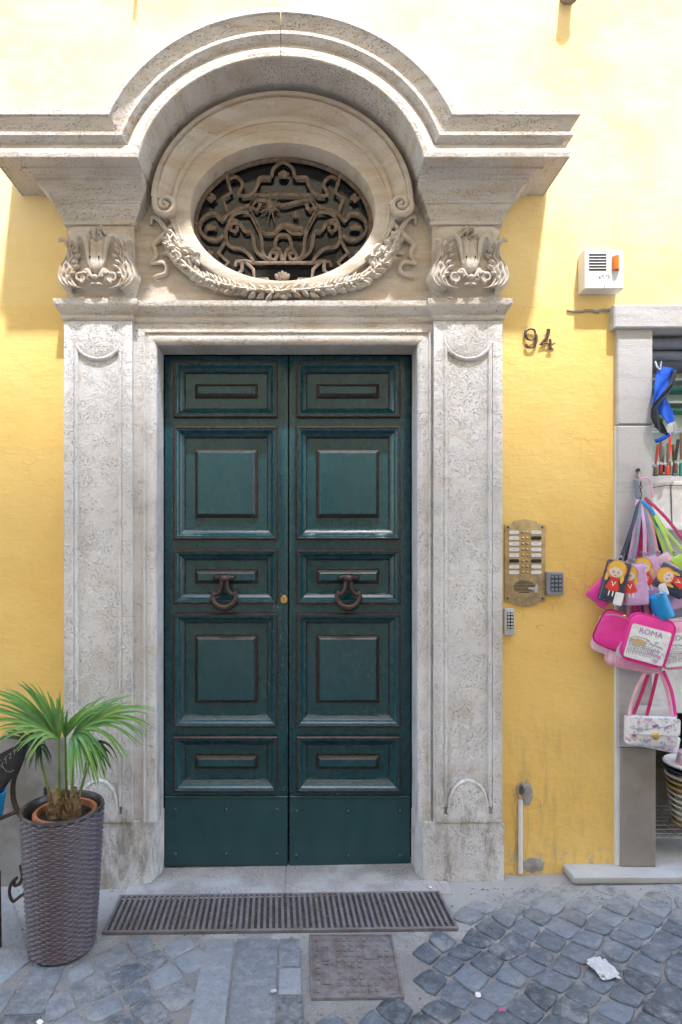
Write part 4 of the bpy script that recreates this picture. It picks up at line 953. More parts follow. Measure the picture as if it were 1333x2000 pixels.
pouch(1215, 1118, 30, 56, -.070, 26, -50, 'palepink', 'pale pink pouch tucked behind the navy doll pouch', 'palepink', .03, None, (1247, 978))
pouch(1256, 1112, 30, 50, -.095, -10, -46, 'crimson', 'crimson pouch wedged between the lilac pouches', 'crimson', .03, None, (1251, 978))
pouch(1298, 1106, 40, 46, -.105, -30, -20, 'palepink', 'pale pink pouch with a ruffled top above the sideways navy pouch', 'pink', .035, None, (1258, 978))
pouch(1330, 1110, 26, 54, -.125, -28, -10, 'lime', 'lime green pouch among the hanging straps', 'lime', .03, None, (1264, 980))
pouch(1318, 1192, 56, 30, -.080, -8, 0, 'steel', 'grey blue pouch between the pouches and the pink satchel', 'navy', .03, None, (1262, 980))
# extra coloured straps falling to the right
ex = [('crimson', (1260, 972), (1300, 1010), (1345, 1068)), ('lime', (1266, 985), (1300, 1035), (1345, 1085)), ('cyan', (1252, 978), (1280, 1010), (1308, 1130)), ('purple', (1262, 990), (1292, 1060), (1322, 1150))]
for m, a, b, c_ in ex:
    nm = {'crimson': 'crimson', 'lime': 'lime green', 'cyan': 'sky blue', 'purple': 'purple'}[m]
    o = MB().tube(bez([P(*a, -.075), P(*b, -.095), P(*c_, -.085)], 6), .0085, 6, .14, up=(0, -1, .2)).build('strap', M[m], smooth=50)
    tag(o, nm + ' bag strap running from the hook into the bunch', 'strap', 'loose bag straps on the hook')
pc = thing('pencil_case', P(1290, 1205, -.15), 'shiny blue tube pencil case among the pouches', 'pencil case', None)
a, b = P(1281, 1160, -.165), P(1301, 1207, -.165); MB().tube([a, a.lerp(b, .04), a.lerp(b, .5), a.lerp(b, .96), b], [.033, .040, .041, .040, .032], 14).build('body', M['cyan'], pc, smooth=50)
MB().tube(bez([a + Vector((-.02, -.03, 0)), a + Vector((0, -.045, .006)), a + Vector((.02, -.03, .0))], 4), .004, 6).build('pull', M['steelwire'], pc)
# hook, chain and tag
hk = thing('wall_hook', P(1248, 925, -.03), 'steel hook ring and chain holding the bag straps', 'hook')
MB().tube([P(1246 + 6 * math.cos(R(a)), 924 + 8 * math.sin(R(a)), -.045) for a in range(0, 360, 24)], .003, 6, closed=True).build('ring', M['steelwire'], hk)
MB().tube([P(1247, 918, -.028), P(1247, 918, -.06)], .009, 10).build('bolt', M['bronze'], hk)
for k in range(5):
    c = P(1252, 944 + k * 7, -.05); MB().tube([c + Vector((.006 * math.cos(R(a)) * (1 if k % 2 else .4), .006 * math.cos(R(a)) * (.3 if k % 2 else 1), .010 * math.sin(R(a)))) for a in range(0, 360, 30)], .0018, 5, closed=True).build('chain_link', M['iron'], hk)
MB().tube(bez([P(1249, 918, -.05), P(1251, 935, -.06), P(1262, 933, -.06), P(1271, 942, -.06), P(1276, 972, -.07)], 6), .0035, 6).build('cord', M['pink'], hk)
tg = P(1245, 955, -.055); MB().obox(tg, (.0115, 0, .0015), (0, .003, 0), (-.006, 0, .047), .002).build('tag', M['steel'], hk)
# lower satchels
GS = 'pink satchels hanging below the pouches'
def satchel(px, py, w_, h_, Y, tilt, yaw, mat_, label, th_=.05, edge='magenta', group=GS):
    c, Rm = frame_at(px, py, Y, tilt, yaw); t = thing('satchel', c - Vector((0, 0, h_ * k_ / 2)), label, 'satchel', group)
    bagbody(c, Rm, w_ * k_, h_ * k_, th_, min(w_, h_) * k_ * .22, M[mat_], t)
    piping(c, Rm, w_ * k_ * .99, h_ * k_ * .99, -th_ * .40, min(w_, h_) * k_ * .22, M[edge], t)
    return t, c, Rm
satchel(1195, 1240, 62, 80, -.060, 18, -25, 'palepink', 'pale pink satchel partly hidden behind the magenta satchel', .04, 'palepink')
t, c, Rm = satchel(1206, 1233, 74, 76, -.085, 22, -30, 'magenta', 'plain magenta satchel with a white price tag', .045, 'crimson')
MB().tube(bez([c + Rm @ Vector((u_, -.052, v_)) for u_, v_ in ((-.075, .055), (-.03, .075), (.05, .078))], 5), .0022, 5).build('zip', M['steelwire'], t)
MB().blob(c + Rm @ Vector((.0, -.05, .085)), .012, .006, .006).build('clasp', M['gold'], t)
plate(c, Rm, [[(.03, -.10), (.085, -.10), (.085, -.03), (.03, -.03)]], -.05, M['paper'], t, 'price_tag')
for m, x1_, x2_ in (('magenta', 1236, 1240), ('crimson', 1252, 1262), ('pink', 1258, 1268), ('crimson', 1266, 1278), ('magenta', 1244, 1252), ('palepink', 1230, 1226), ('crimson', 1272, 1290), ('pink', 1280, 1304)): strap([P(1250 + (x1_ - 1250) * .3, 1010, -.05), P(x1_, 1150, -.062), P(x2_, 1235, -.085)], .0095, M[m], t)
satchel(1232, 1282, 92, 50, -.075, 12, -14, 'palepink', 'pale pink satchel at the bottom of the hanging stack', .06, 'pink')
satchel(1246, 1285, 88, 44, -.100, 10, -8, 'pink', 'rosy satchel wedged under the lettered magenta satchel', .05, 'palepink')
def lettered(px, py, Y, tilt, yaw, mat_, label, w_, h_, dressed):
    t, c, Rm = satchel(px, py, w_, h_, Y, tilt, yaw, mat_, label, .055, mat_)
    W_, H_ = w_ * k_, h_ * k_; y = -.055 * .565
    plate(c, Rm, [rrect(-W_ * .42, -H_ * .44, W_ * .42, H_ * .26, .010, 4)], y, M['white'], t, 'printed_panel'); plate(c, Rm, [rrect(-W_ * .40, -H_ * .42, W_ * .40, H_ * .02, .008, 4)], y - .0013, M['print'], t, 'printed_view')
    txt('ROMA', c, Rm, .0, H_ * .15, y - .0016, .036, M['purple'] if not dressed else M['greyink'], t)
    rn = random.Random(int(px))
    mb = MB(); e = lambda u, v: c + Rm @ Vector((u * W_, y - .0028, v * H_))
    # sketched amphitheatre: two rows of arches, broken outer wall
    for row in range(3):
        for i in range(9):
            u = -.38 + i * .075; v = -.36 + row * .10 + .05 * (i / 9.0) * (1 - row)
            mb.tube([e(u, v), e(u, v + .055), e(u + .022, v + .072), e(u + .045, v + .055), e(u + .045, v)], .0011, 4)
        mb.tube([e(-.40, -.27 + row * .10), e(.30, -.27 + row * .10)], .0011, 4)
    mb.tube([e(-.40, -.05), e(-.30, .02), e(-.05, .02), e(.08, -.06), e(.33, -.10)], .0016, 4)
    mb.build('printed_sketch', M['greyink'], t)
    if dressed:
        plate(c, Rm, [[(.10 * W_, -.28 * H_), (.32 * W_, -.28 * H_), (.24 * W_, -.06 * H_), (.27 * W_, .02 * H_), (.17 * W_, .02 * H_), (.19 * W_, -.06 * H_)]], y - .0027, M['red'], t, 'printed_dress')
    else:
        plate(c, Rm, [ragged(-.20 * W_, -.08 * H_, .16 * W_, .08 * H_, 14, .2)], y - .0027, M['straw'], t, 'printed_arena')
        for u, v in ((.12, -.25), (.25, -.36), (.30, -.28)): plate(c, Rm, [ragged(u * W_, v * H_, .045 * W_, .035 * H_, 10, .3)], y - .0027, M['lilac'], t, 'printed_flower')
    return t, c, Rm
lettered(1262, 1249, -.150, 15, -10, 'magenta', 'magenta satchel with a white printed front lettered ROMA', 86, 96, False)
lettered(1322, 1258, -.135, -4, 4, 'pink', 'pink satchel lettered ROMA with a red printed dress', 84, 94, True)
# bottom handbag with straps
t = thing('handbag', P(1270, 1456, -.12), 'white flowered handbag with a gold clasp', 'handbag')
c, Rm = frame_at(1271, 1427, -.105, 1.5, -4)
W_, H_ = 98 * k_, 58 * k_; bagbody(c, Rm, W_, H_, .055, .014, M['print'], t); y = -.055 * .57
fl = plate(c, Rm, [rrect(-W_ * .50, -H_ * .06, W_ * .49, H_ * .50, .008, 4)], y - .003, M['print'], t, 'flap', .004)
mb = MB(); e = lambda u, v: c + Rm @ Vector((u * W_, y - .0078, v * H_)); rn = random.Random(12)
for (u0, v0, n) in ((-.30, .16, 14), (.32, .18, 16), (-.20, -.30, 14)):
    for i in range(n):
        u, v = u0 + rn.uniform(-.12, .12), v0 + rn.uniform(-.08, .08); mb.tube([e(u, v), e(u + rn.uniform(-.03, .03), v + rn.uniform(-.05, .05))], .0012, 4)
mb.tube([e(-.45, .12), e(-.1, .14), e(.2, .22), e(.42, .40)], .0008, 4); mb.build('printed_sketch', M['greyink'], t)
for u, v, m in ((-.02, .22, 'purple'), (.02, .26, 'purple'), (.34, -.24, 'lilac'), (.28, -.18, 'lilac'), (-.40, -.12, 'red'), (-.32, .36, 'lilac')): plate(c, Rm, [ragged(u * W_, v * H_, .035 * W_, .05 * H_, 10, .3)], y - .0075, M[m], t, 'printed_flower')
txt('ROMA', c, Rm, -.12 * W_, .36 * H_, y - .0078, .020, M['palepink'], t)
MB().blob(c + Rm @ Vector((.02 * W_, y - .010, -.10 * H_)), .017, .008, .019, None, 6, 5).build('clasp', M['gold'], t, smooth=0)
for pts, m in ((((1262, 1312), (1244, 1345), (1231, 1385), (1231, 1402)), 'palepink'), (((1268, 1312), (1255, 1350), (1238, 1395)), 'crimson'), (((1290, 1312), (1302, 1345), (1310, 1385), (1318, 1430)), 'pink'), (((1296, 1310), (1312, 1350), (1320, 1398)), 'magenta'), (((1284, 1315), (1276, 1350), (1262, 1404)), 'crimson')):
    strap([P(x, y_, -.10) for x, y_ in pts], .010, M[m], t)
t2 = thing('handbag', P(1280, 1470, -.08), 'lilac flowered handbag peeking out below the white handbag', 'handbag')
c, Rm = frame_at(1280, 1446, -.060, 11, -2); bagbody(c, Rm, 92 * k_, 34 * k_, .04, .01, M['print'], t2)
for u, v in ((.30, -.30), (.1, -.3), (-.2, -.25)): plate(c, Rm, [ragged(u * 92 * k_, v * 34 * k_, .012, .009, 10, .3)], -.026, M['lilac'], t2, 'printed_flower')
plate(c, Rm, [[(.115, -.06), (.145, -.06), (.145, -.01), (.115, -.01)]], -.03, M['paper'], t2, 'price_tag')
t3 = thing('handbag', P(1285, 1392, -.06), 'pale grey handbag behind the white flowered handbag', 'handbag'); c, Rm = frame_at(1280, 1398, -.05, 2, 0); bagbody(c, Rm, 84 * k_, 40 * k_, .035, .010, M['casing'], t3)
# stacked straw hats on a wire rack
hat_m = ['white', 'navy', 'cream', 'straw', 'straw', 'cream', 'white', 'cream', 'white', 'cream', 'straw']
lab = {'white': 'white', 'navy': 'navy', 'cream': 'cream', 'straw': 'straw coloured', 'brown': 'brown', 'hairorange': 'orange brown'}
hlab = ['white hat with a pink crown on top of the stack', 'navy straw hat right under the top hat', 'cream straw hat right under the navy hat', 'upper of the two straw coloured hats below the cream one', 'lower of the two straw coloured hats below the cream one', 'cream straw hat right under the two straw coloured hats', 'white straw hat in the middle of the stack', 'cream straw hat between two white hats', 'lower white straw hat between two cream ones', 'cream straw hat right above the bottom hat', 'straw coloured hat at the bottom of the stack']
for k, m in enumerate(hat_m):
    y_ = 1492 + k * 11.5; c = P(1356 - k * .3, y_, .10); rb_ = .135 - .0045 * k
    t = thing('hat', c, hlab[k], 'hat', 'hats stacked on the wire rack')
    MB().lathe(c, [(.075, -.012), (rb_ * .8, -.014), (rb_, -.004 + .004 * (k % 2)), (rb_ + .003, .004), (rb_ * .97, .010), (rb_ * .8, -.006), (.078, -.004)], 30).build('brim', M[m], t, smooth=60)
    MB().lathe(c, [(.078, -.006), (.076, .02), (.070, .055 if k == 0 else .018), (.04, .065 if k == 0 else .022), (.001, .066 if k == 0 else .023)], 24).build('crown', M['palepink' if k == 0 else m], t, smooth=60)
wr = thing('wire_rack', P(1330, 1660, .1), 'steel wire rack under the stacked hats', 'rack')
z0 = P(1356, 1492 + 10 * 11.5, .10).z - .018
for k in range(9): MB().tube([(1.68, -.02 + k * .045, z0), (2.4, -.02 + k * .045, z0)], .0022, 5).build('wire', M['steelwire'], wr)
for k in range(12): MB().tube([(1.70 + k * .05, -.03, z0 + .003), (1.70 + k * .05, .36, z0 + .003)], .0018, 5).build('wire', M['steelwire'], wr)
for x in (1.71, 2.1):
    for y_ in (-.02, .34): MB().tube([(x, y_, ledge_z), (x, y_, z0 + .02)], .007, 8).build('post', M['iron'], wr)
# ------------------------------------------------------------------ planter and palm
PC = Vector((P(123, 0, 2.41 - CD).x, 2.41 - CD, 0)); zb = gz(PC.x) + .004; zr = .517
pot = thing('planter', (PC.x, PC.y, zb), 'tall brown woven planter beside the doorway', 'planter')
NR, NC = 57, 44; mb = MB(); rings = []
H_ = zr - zb - .012
for i in range(NR * 4 + 1):
    f = i / (NR * 4); z = zb + .008 + f * H_; r = .124 + (.158 - .124) * f ** .85; row = i / 4.0; rw = int(row) % 2; ph = row - int(row)
    rg = []
    for j in range(NC * 6):
        a = j / (NC * 6) * 2 * math.pi; u = j / 6.0
        wv = math.cos(2 * math.pi * (u / 2 + .5 * rw * 1.0)) ; prof_ = math.sin(math.pi * ph) ** .7 if 0 < ph < 1 else 0
        d = .0062 * (.5 + .5 * wv) * prof_ + .0010 * prof_
        rg.append((PC.x + (r + d) * math.cos(a), PC.y + (r + d) * math.sin(a), z + .0016 * math.cos(2 * math.pi * (u / 2)) ))
    rings.append(rg)
rings = [[(PC.x + .119 * math.cos(j / (NC * 6) * 6.28319), PC.y + .119 * math.sin(j / (NC * 6) * 6.28319), zb) for j in range(NC * 6)]] + rings
mb.loft(rings, cap=(True, False)); mb.build('woven_body', M['pot'], pot, smooth=75, fix=False)
MB().lathe(PC, [(.156, zr - .016), (.1625, zr - .010), (.1625, zr - .002), (.160, zr + .003), (.152, zr + .003), (.148, zr - .002), (.144, zr - .06), (.140, zr - .16)], 64).build('rim', M['rim'], pot, smooth=60)
inp = thing('terracotta_pot', (PC.x + .012, PC.y, zr - .2), 'terracotta pot sunk inside the woven planter', 'pot')
ic_ = PC + Vector((.012, .0, 0))
MB().lathe(ic_, [(.10, zr - .19), (.116, zr - .05), (.124, zr - .045), (.126, zr - .018), (.120, zr - .012), (.109, zr - .014), (.106, zr - .05)], 48).build('pot_wall', M['terra'], inp, smooth=50)
mb = MB(); n = 18; rn = random.Random(2)
mb.lathe(ic_, [(.109, zr - .040), (.09, zr - .034), (.05, zr - .030), (.001, zr - .028)], 24); 
for k in range(70): a, r_ = rn.uniform(0, 6.28), rn.uniform(0, .10); mb.blob(ic_ + Vector((r_ * math.cos(a), r_ * math.sin(a), zr - .033)), rn.uniform(.003, .008), rn.uniform(.003, .008), rn.uniform(.003, .006), None, 5, 4)
mb.build('soil', M['soil'], inp, smooth=60)
palm = thing('fan_palm', (ic_.x, ic_.y, zr - .03), 'young fan palm with arching green fronds in the planter', 'palm')
PYc = PC.y
for bx_, lean in ((113, -.006), (140, .010)):
    mb = MB(); rn = random.Random(bx_); b0 = P(bx_, 1603, PYc - .02); pts = []; rr = []
    for i in range(9): f = i / 8; pts.append(b0 + Vector((lean * f, 0, -.02 + f * .155))); rr.append(.034 - .022 * f + rn.uniform(-.003, .003))
    mb.tube(pts, rr, 12)
    for k in range(60):
        a, f = rn.uniform(0, 6.28), rn.uniform(0, .8); p = b0 + Vector((lean * f, 0, -.01 + f * .12)); d = Vector((math.cos(a), math.sin(a), 0)); r_ = .031 - .012 * f
        mb.tube([p + d * r_ * .95, p + d * (r_ + .004) + Vector((0, 0, .02)), p + d * (r_ + .010) + Vector((rn.uniform(-.01, .01), 0, .045))], [.006, .005, .001], 5, .5)
    mb.build('trunk', M['ptrunk'], palm, smooth=50)
def frond(base, hub, tips, mat_='leaf', sub=None, wmax=.0125, pet=.0055):
    mb = MB(); b, h = P(*base), P(*hub); mid = b.lerp(h, .5) + Vector((0, -.005, 0))
    mb.tube(bez([b, mid, h], 8), [pet * (1.25 - .45 * i / 16) for i in range(17)], 7)
    fr_o = mb.build('frond', M['stalk'], palm, smooth=60)
    rnf = random.Random(int(hub[0])); tips = [q_ for p_ in tips for q_ in (p_, (p_[0] + rnf.uniform(-14, 14), p_[1] + rnf.uniform(-16, 6), p_[2] + rnf.uniform(-.05, .05), p_[3] + rnf.uniform(-.005, .02)), (p_[0] + rnf.uniform(-9, 9), p_[1] + rnf.uniform(-9, 9), p_[2] + rnf.uniform(-.03, .03), p_[3] + rnf.uniform(-.01, .015)))]
    for (tx, ty, tY, arch) in tips:
        t = P(tx, ty, tY); d = t - h; L = d.length; n = 9; lb = MB(); rows = []
        for i in range(n + 1):
            f = i / n; p = h + d * f + Vector((0, 0, arch * 4 * f * (1 - f) + .045 * f * (1 - f) - .018 * f ** 4 * (L / .25)))
            tn = (d + Vector((0, 0, arch * 4 * (1 - 2 * f)))).normalized()
            side = tn.cross(Vector((0, -1, .45)).normalized()); side = side.normalized() if side.length > 1e-4 else Vector((1, 0, 0))
            nn = side.cross(tn).normalized(); w_ = max(.0006, wmax * (math.sin(math.pi * min(1, .10 + .90 * f) ** .75) ** .75)) * min(1, L / .12 + .3)
            rows.append([p - side * w_ + nn * w_ * .45, p, p + side * w_ + nn * w_ * .45])
        lb.loft(rows, closed=False); lb.build('leaflet', M['leaf2' if mat_ == 'leaf' and rnf.random() < .35 else mat_], fr_o, smooth=180, fix=False)
yl = PYc - .05
frond((118, 1580, PYc - .02), (116, 1446, yl), [(34, 1322, yl - .02, .01), (50, 1334, yl + .05, .01), (62, 1338, yl, .006), (75, 1345, yl + .04, .004), (95, 1349, yl + .02, 0), (114, 1358, yl, 0), (124, 1372, yl - .02, 0), (128, 1394, yl - .03, 0), (10, 1336, yl + .06, .012), (-22, 1340, yl + .02, .02), (-30, 1362, yl + .04, .015), (-28, 1378, yl, .015), (-25, 1395, yl - .02, .012), (-14, 1416, yl - .04, .02), (-6, 1445, yl - .06, .03), (30, 1462, yl - .08, .03), (50, 1488, yl - .08, .03)], wmax=.0064)
yr = PYc - .03
frond((143, 1580, PYc - .02), (141, 1441, yr), [(305, 1388, yr + .06, .03), (300, 1410, yr + .08, .045), (290, 1432, yr + .07, .05), (278, 1372, yr + .06, .015), (262, 1362, yr + .05, .01), (240, 1358, yr + .05, .008), (225, 1362, yr + .04, .006), (255, 1482, yr - .04, .06), (236, 1468, yr - .02, .05), (212, 1520, yr - .06, .05), (196, 1528, yr - .08, .05), (180, 1530, yr - .09, .045), (166, 1520, yr - .09, .04), (222, 1500, yr - .04, .05), (270, 1450, yr + .02, .055), (152, 1516, yr - .10, .03), (138, 1528, yr - .10, .02)], wmax=.0064)
frond((132, 1580, PYc), (128, 1440, PYc - .03), [(120, 1392, yl, .0), (112, 1382, yl, 0), (140, 1402, yl, 0), (158, 1390, yl + .02, .005), (186, 1375, yl + .04, .01), (205, 1385, yl + .02, .015)], wmax=.0062)
frond((108, 1590, PYc + .01), (76, 1462, PYc + .05), [(60, 1496, PYc + .02, .015), (70, 1504, PYc + .02, .012), (82, 1502, PYc + .03, .012), (95, 1490, PYc + .04, .014), (102, 1480, PYc + .05, .014), (48, 1490, PYc + .02, .02), (52, 1410, PYc + .09, .0), (68, 1404, PYc + .09, 0), (80, 1425, PYc + .09, 0), (30, 1430, PYc + .09, .01), (8, 1424, PYc + .08, .015), (-10, 1440, PYc + .06, .015)], 'leafd', wmax=.0055)
frond((146, 1590, PYc + .02), (180, 1468, PYc + .06), [(216, 1500, PYc + .05, .02), (206, 1516, PYc + .04, .02), (192, 1524, PYc + .04, .02), (172, 1512, PYc + .05, .015), (222, 1480, PYc + .07, .02), (210, 1462, PYc + .08, .01)], 'leafd', wmax=.0058)
# ------------------------------------------------------------------ menu board on an iron stand
IYc = -.40
bd = thing('menu_board', P(10, 1545, IYc), 'tilted black menu board with chalk writing behind the palm', 'menu board')
q = [P(-60, 1504, IYc - .05), P(50, 1446, IYc), P(40, 1487, IYc), P(-60, 1630, IYc - .05)]
mb = MB(); mb.loft([[p for p in q], [p + Vector((.01, .02, .0)) for p in q]]); mb.build('board', M['slate'], bd, smooth=0)
def onb(x, y): return P(x, y, IYc - .012 - .0005 * max(0, 50 - x))
ch = MB()
for ln in ([(2, 1484), (-4, 1492), (2, 1497), (6, 1488), (4, 1500)], [(8, 1484), (14, 1476)], [(11, 1480), (13, 1492)], [(17, 1474), (22, 1470), (19, 1483), (24, 1479)], [(28, 1464), (29, 1474)], [(26, 1468), (31, 1464)], [(34, 1459), (36, 1466)], [(6, 1497), (12, 1506), (20, 1508), (28, 1504)]): ch.tube([onb(x, y) for x, y in ln], .0013, 4)
ch.build('chalk_writing', M['chalk'], bd)
stn = thing('iron_stand', P(20, 1765, IYc), 'black wrought iron stand with a scrolled foot beside the planter', 'stand')
MB().tube(bez([P(52, 1450, IYc + .03), P(40, 1490, IYc + .03), P(27, 1525, IYc + .03), P(27, 1560, IYc + .03), P(36, 1585, IYc + .02), P(48, 1600, IYc + .02)], 6), .011, 8).build('curved_arm', M['iron'], stn)
MB().tube([P(-10, 1603, IYc - .03), P(42, 1582, IYc + .02)], .008, 8).build('cross_bar', M['iron'], stn)
MB().tube([P(92, 1538, PYc + .20), P(92, 1600, PYc + .20)], .014, 8).build('upright', M['iron'], stn)
pts = [(40, 1690), (42, 1700), (44, 1712), (40, 1724), (30, 1730), (28, 1722), (32, 1716)]
MB().tube(bez([P(x, y, IYc + .1) for x, y in pts], 6), .007, 8).build('scroll', M['iron'], stn)
MB().tube(bez([P(x, y, IYc + .1) for x, y in ((34, 1714), (22, 1726), (19, 1745), (26, 1760), (38, 1752), (50, 1744))], 6), .007, 8).build('scroll', M['iron'], stn)
e_ = G(0, 1854); MB().tube([Vector((e_.x - .002, e_.y, e_.z)), Vector((e_.x - .006, e_.y, e_.z + .32))], .010, 8).build('leg', M['iron'], stn)
cup = thing('bucket', P(0, 1600, IYc - .02), 'small turquoise bucket at the edge of the iron stand', 'bucket')
c = P(-8, 1570, IYc - .02); MB().lathe((c.x, c.y, 0), [(.026, c.z - .05), (.028, c.z - .045), (.040, c.z + .045), (.043, c.z + .047), (.043, c.z + .052), (.037, c.z + .052), (.030, c.z - .03)], 24).build('shell', M['cyan'], cup)
# ------------------------------------------------------------------ drain grate
gt = thing('drain_grate', G(545, 1822), 'long rusty slotted drain grate in front of the threshold', 'drain grate')
A, B, C_, D_ = G(237, 1754, .003), G(857, 1746, .003), G(893, 1816, .003), G(204, 1824, .003)
mb = MB(); dn = Vector((0, 0, -.02)); mb.add([A + dn, B + dn, C_ + dn, D_ + dn], [(0, 1, 2, 3)])
mb.add([p + Vector((0, 0, .0015)) for p in (A, B, C_, D_)], [(0, 1, 2, 3)]); gt_o = mb.build('gully', M['gully'], gt, smooth=0)
for p, q in ((A, B), (B, C_), (C_, D_), (D_, A)):
    d = (q - p).normalized(); s = Vector((-d.y, d.x, 0)); mb = MB(); mb.obox((p + q) / 2 + Vector((0, 0, .005)), (q - p) / 2 + d * .004, s * .006, Vector((0, 0, .008)), .002); mb.build('frame_bar', M['castiron'], gt)
NB = 57; rn = random.Random(4)
for k in range(1, NB):
    f = k / NB; p, q = A.lerp(B, f), D_.lerp(C_, f); d = (q - p).normalized(); s = Vector((-d.y, d.x, 0))
    mb = MB(); mb.obox((p + q) / 2 + Vector((0, 0, .006 + rn.uniform(-.0015, .001))), (q - p) / 2, s * .0066, Vector((0, 0, .006)), .0015); mb.build('bar', M['castiron'], gt)
db = MB()
for k in range(240):
    f, g_ = rn.random(), rn.random() ** .7; p = A.lerp(B, f).lerp(D_.lerp(C_, f), g_); db.blob(p + Vector((0, 0, rn.uniform(-.004, .010))), rn.uniform(.002, .006), rn.uniform(.002, .006), .002, Matrix.Rotation(rn.uniform(0, 3), 3, 'Z'), 5, 3)
db.build('debris', M['cover'], gt, smooth=60, kind='stuff')
# manhole cover
mh = thing('manhole_cover', G(700, 1955), 'rusted square manhole cover with a studded pattern', 'manhole cover')
m0, m1, m2, m3 = G(604, 1828), G(766, 1828), G(790, 1953), G(608, 1955)
def mhp(u, v, z=0): p = (m0.lerp(m1, u)).lerp(m3.lerp(m2, u), v); return p + Vector((0, 0, z))
def quadbox(u0, v0, u1, v1, z0, z1, ins=.0):
    mb = MB(); mb.loft([[mhp(u0, v0, z0), mhp(u1, v0, z0), mhp(u1, v1, z0), mhp(u0, v1, z0)], [mhp(u0 + ins, v0 + ins, z1), mhp(u1 - ins, v0 + ins, z1), mhp(u1 - ins, v1 - ins, z1), mhp(u0 + ins, v1 - ins, z1)]]); return mb
quadbox(0, 0, 1, 1, -.02, .0045).build('plate', M['cover'], mh)
for a in ((0, 0, 1, .03), (0, .97, 1, 1), (0, .031, .028, .969), (.972, .031, 1, .969)): quadbox(*a, .004, .010, .004).build('frame_bar', M['cover'], mh)
for i in range(11):
    for j in range(10):
        u, v = .06 + i * .081, .07 + j * .088
        if 1 <= i <= 2 or (7 <= i <= 8 and 1 <= j <= 7) or (rn.random() < .06) or (i > 8 and j > 7): continue
        quadbox(u, v, u + .052, v + .056, .004, .0095, .006).build('stud', M['cover'], mh)
for a in ((.145, .22, .215, .45), (.145, .50, .215, .80), (.63, .2, .80, .42), (.85, .84, .95, .94)):
    u0, v0, u1, v1 = a; pts = [mhp(u0, v0, .005), mhp(u1, v0, .005), mhp(u1, v1, .005), mhp(u0, v1, .005)]; MB().tube(pts, .0028, 5, closed=True).build('raised_border', M['cover'], mh)
# ------------------------------------------------------------------ paving pieces
def stone(poly, top, name, mat_, rn, bulge=.003, inset=.09, drop=.03, corner=.90, rough_=.06):
    cx = sum(p[0] for p in poly) / len(poly); cy = sum(p[1] for p in poly) / len(poly); n = len(poly)
    pts = []
    for i in range(n):   # subdivide and roughen the outline
        a, b = poly[i], poly[(i + 1) % n]
        for f in (0, .33, .66): 
            x, y = a[0] + (b[0] - a[0]) * f, a[1] + (b[1] - a[1]) * f; k = corner if f == 0 else 1.0
            k *= 1 + rn.uniform(-rough_, rough_ * .85); pts.append((cx + (x - cx) * k, cy + (y - cy) * k))
    def ring(k, z): return [(cx + (x - cx) * k, cy + (y - cy) * k, gz(x) + z + rn.uniform(-.0012, .0012)) for x, y in pts]
    tl = .03 if corner < .95 else .003; tx, ty = rn.uniform(-tl, tl), rn.uniform(-tl, tl)
    R_ = [ring(1, -drop), ring(1, top * .25), ring(1 - inset * .35, top * .8), ring(1 - inset, top), ring(.45, top + bulge * .6)]
    R_ = [[(x, y, z + (tx * (x - cx) + ty * (y - cy)) * (1 if i else 0)) for x, y, z in r] for i, r in enumerate(R_)]
    mb = MB(); mb.loft(R_, cap=(False, False)); o = len(mb.v) - len(pts); mb.v.append((cx, cy, gz(cx) + top + bulge)); ci = len(mb.v) - 1
    for j in range(len(pts)): mb.f.append((o + j, o + (j + 1) % len(pts), ci)); mb.m.append(0)
    return mb.build(name, M[mat_], street, smooth=60)
def inpoly(x, y, pg):
    r = False; n = len(pg)
    for i in range(n):
        (x0, y0), (x1, y1) = pg[i], pg[i - 1]
        if (y0 > y) != (y1 > y) and x < (x1 - x0) * (y - y0) / (y1 - y0) + x0: r = not r
    return r
g2 = lambda x, y: tuple(G(x, y))[:2]
def cobbles(region, pitch, rot, mat_, top, seed, gap, jit, ratio=1.0, keep=1.0, skip=None):
    rn = random.Random(seed); pg = [g2(*p) for p in region]; ca, sa = math.cos(R(rot)), math.sin(R(rot)); cache = {}
    cx = sum(p[0] for p in pg) / len(pg); cy = sum(p[1] for p in pg) / len(pg)
    def node(i, j):
        if (i, j) not in cache:
            u, v = i * pitch + rn.uniform(-jit, jit) * pitch + (.0 if j % 2 else .0), j * pitch * ratio + rn.uniform(-jit, jit) * pitch
            cache[(i, j)] = (cx + u * ca - v * sa, cy + u * sa + v * ca)
        return cache[(i, j)]
    N_ = int(3.2 / pitch)
    for i in range(-N_, N_):
        for j in range(-N_, N_):
            q = [node(i, j), node(i + 1, j), node(i + 1, j + 1), node(i, j + 1)]; mx_ = sum(p[0] for p in q) / 4; my_ = sum(p[1] for p in q) / 4
            if not inpoly(mx_, my_, pg) or rn.random() > keep: continue
            if skip and skip(mx_, my_): continue
            k = 1 - gap * rn.uniform(.5, 2.4) / pitch; q = [(mx_ + (x - mx_) * k, my_ + (y - my_) * k) for x, y in q]
            h = top * rn.uniform(.55, 1.25)
            if my_ > -.24: h = top * rn.uniform(-.15, .45)   # sunk in dust and cement near the wall
            stone(q, h, 'cobblestone', mat_, rn)
# right: diagonal basalt setts
mhq = [g2(590, 1822), g2(800, 1822), g2(815, 1966), g2(590, 1966)]
cobbles([(905, 1738), (1100, 1732), (1560, 1740), (1900, 2160), (560, 2160), (600, 1992), (700, 1980), (825, 1962), (822, 1850), (890, 1832)], .106, 43, 'cobble', .010, 11, .0042, .165)
# left: worn setts
cobbles([(205, 1838), (398, 1836), (352, 2090), (20, 2090), (130, 1890)], .118, 38, 'cobble2', .005, 5, .007, .16)
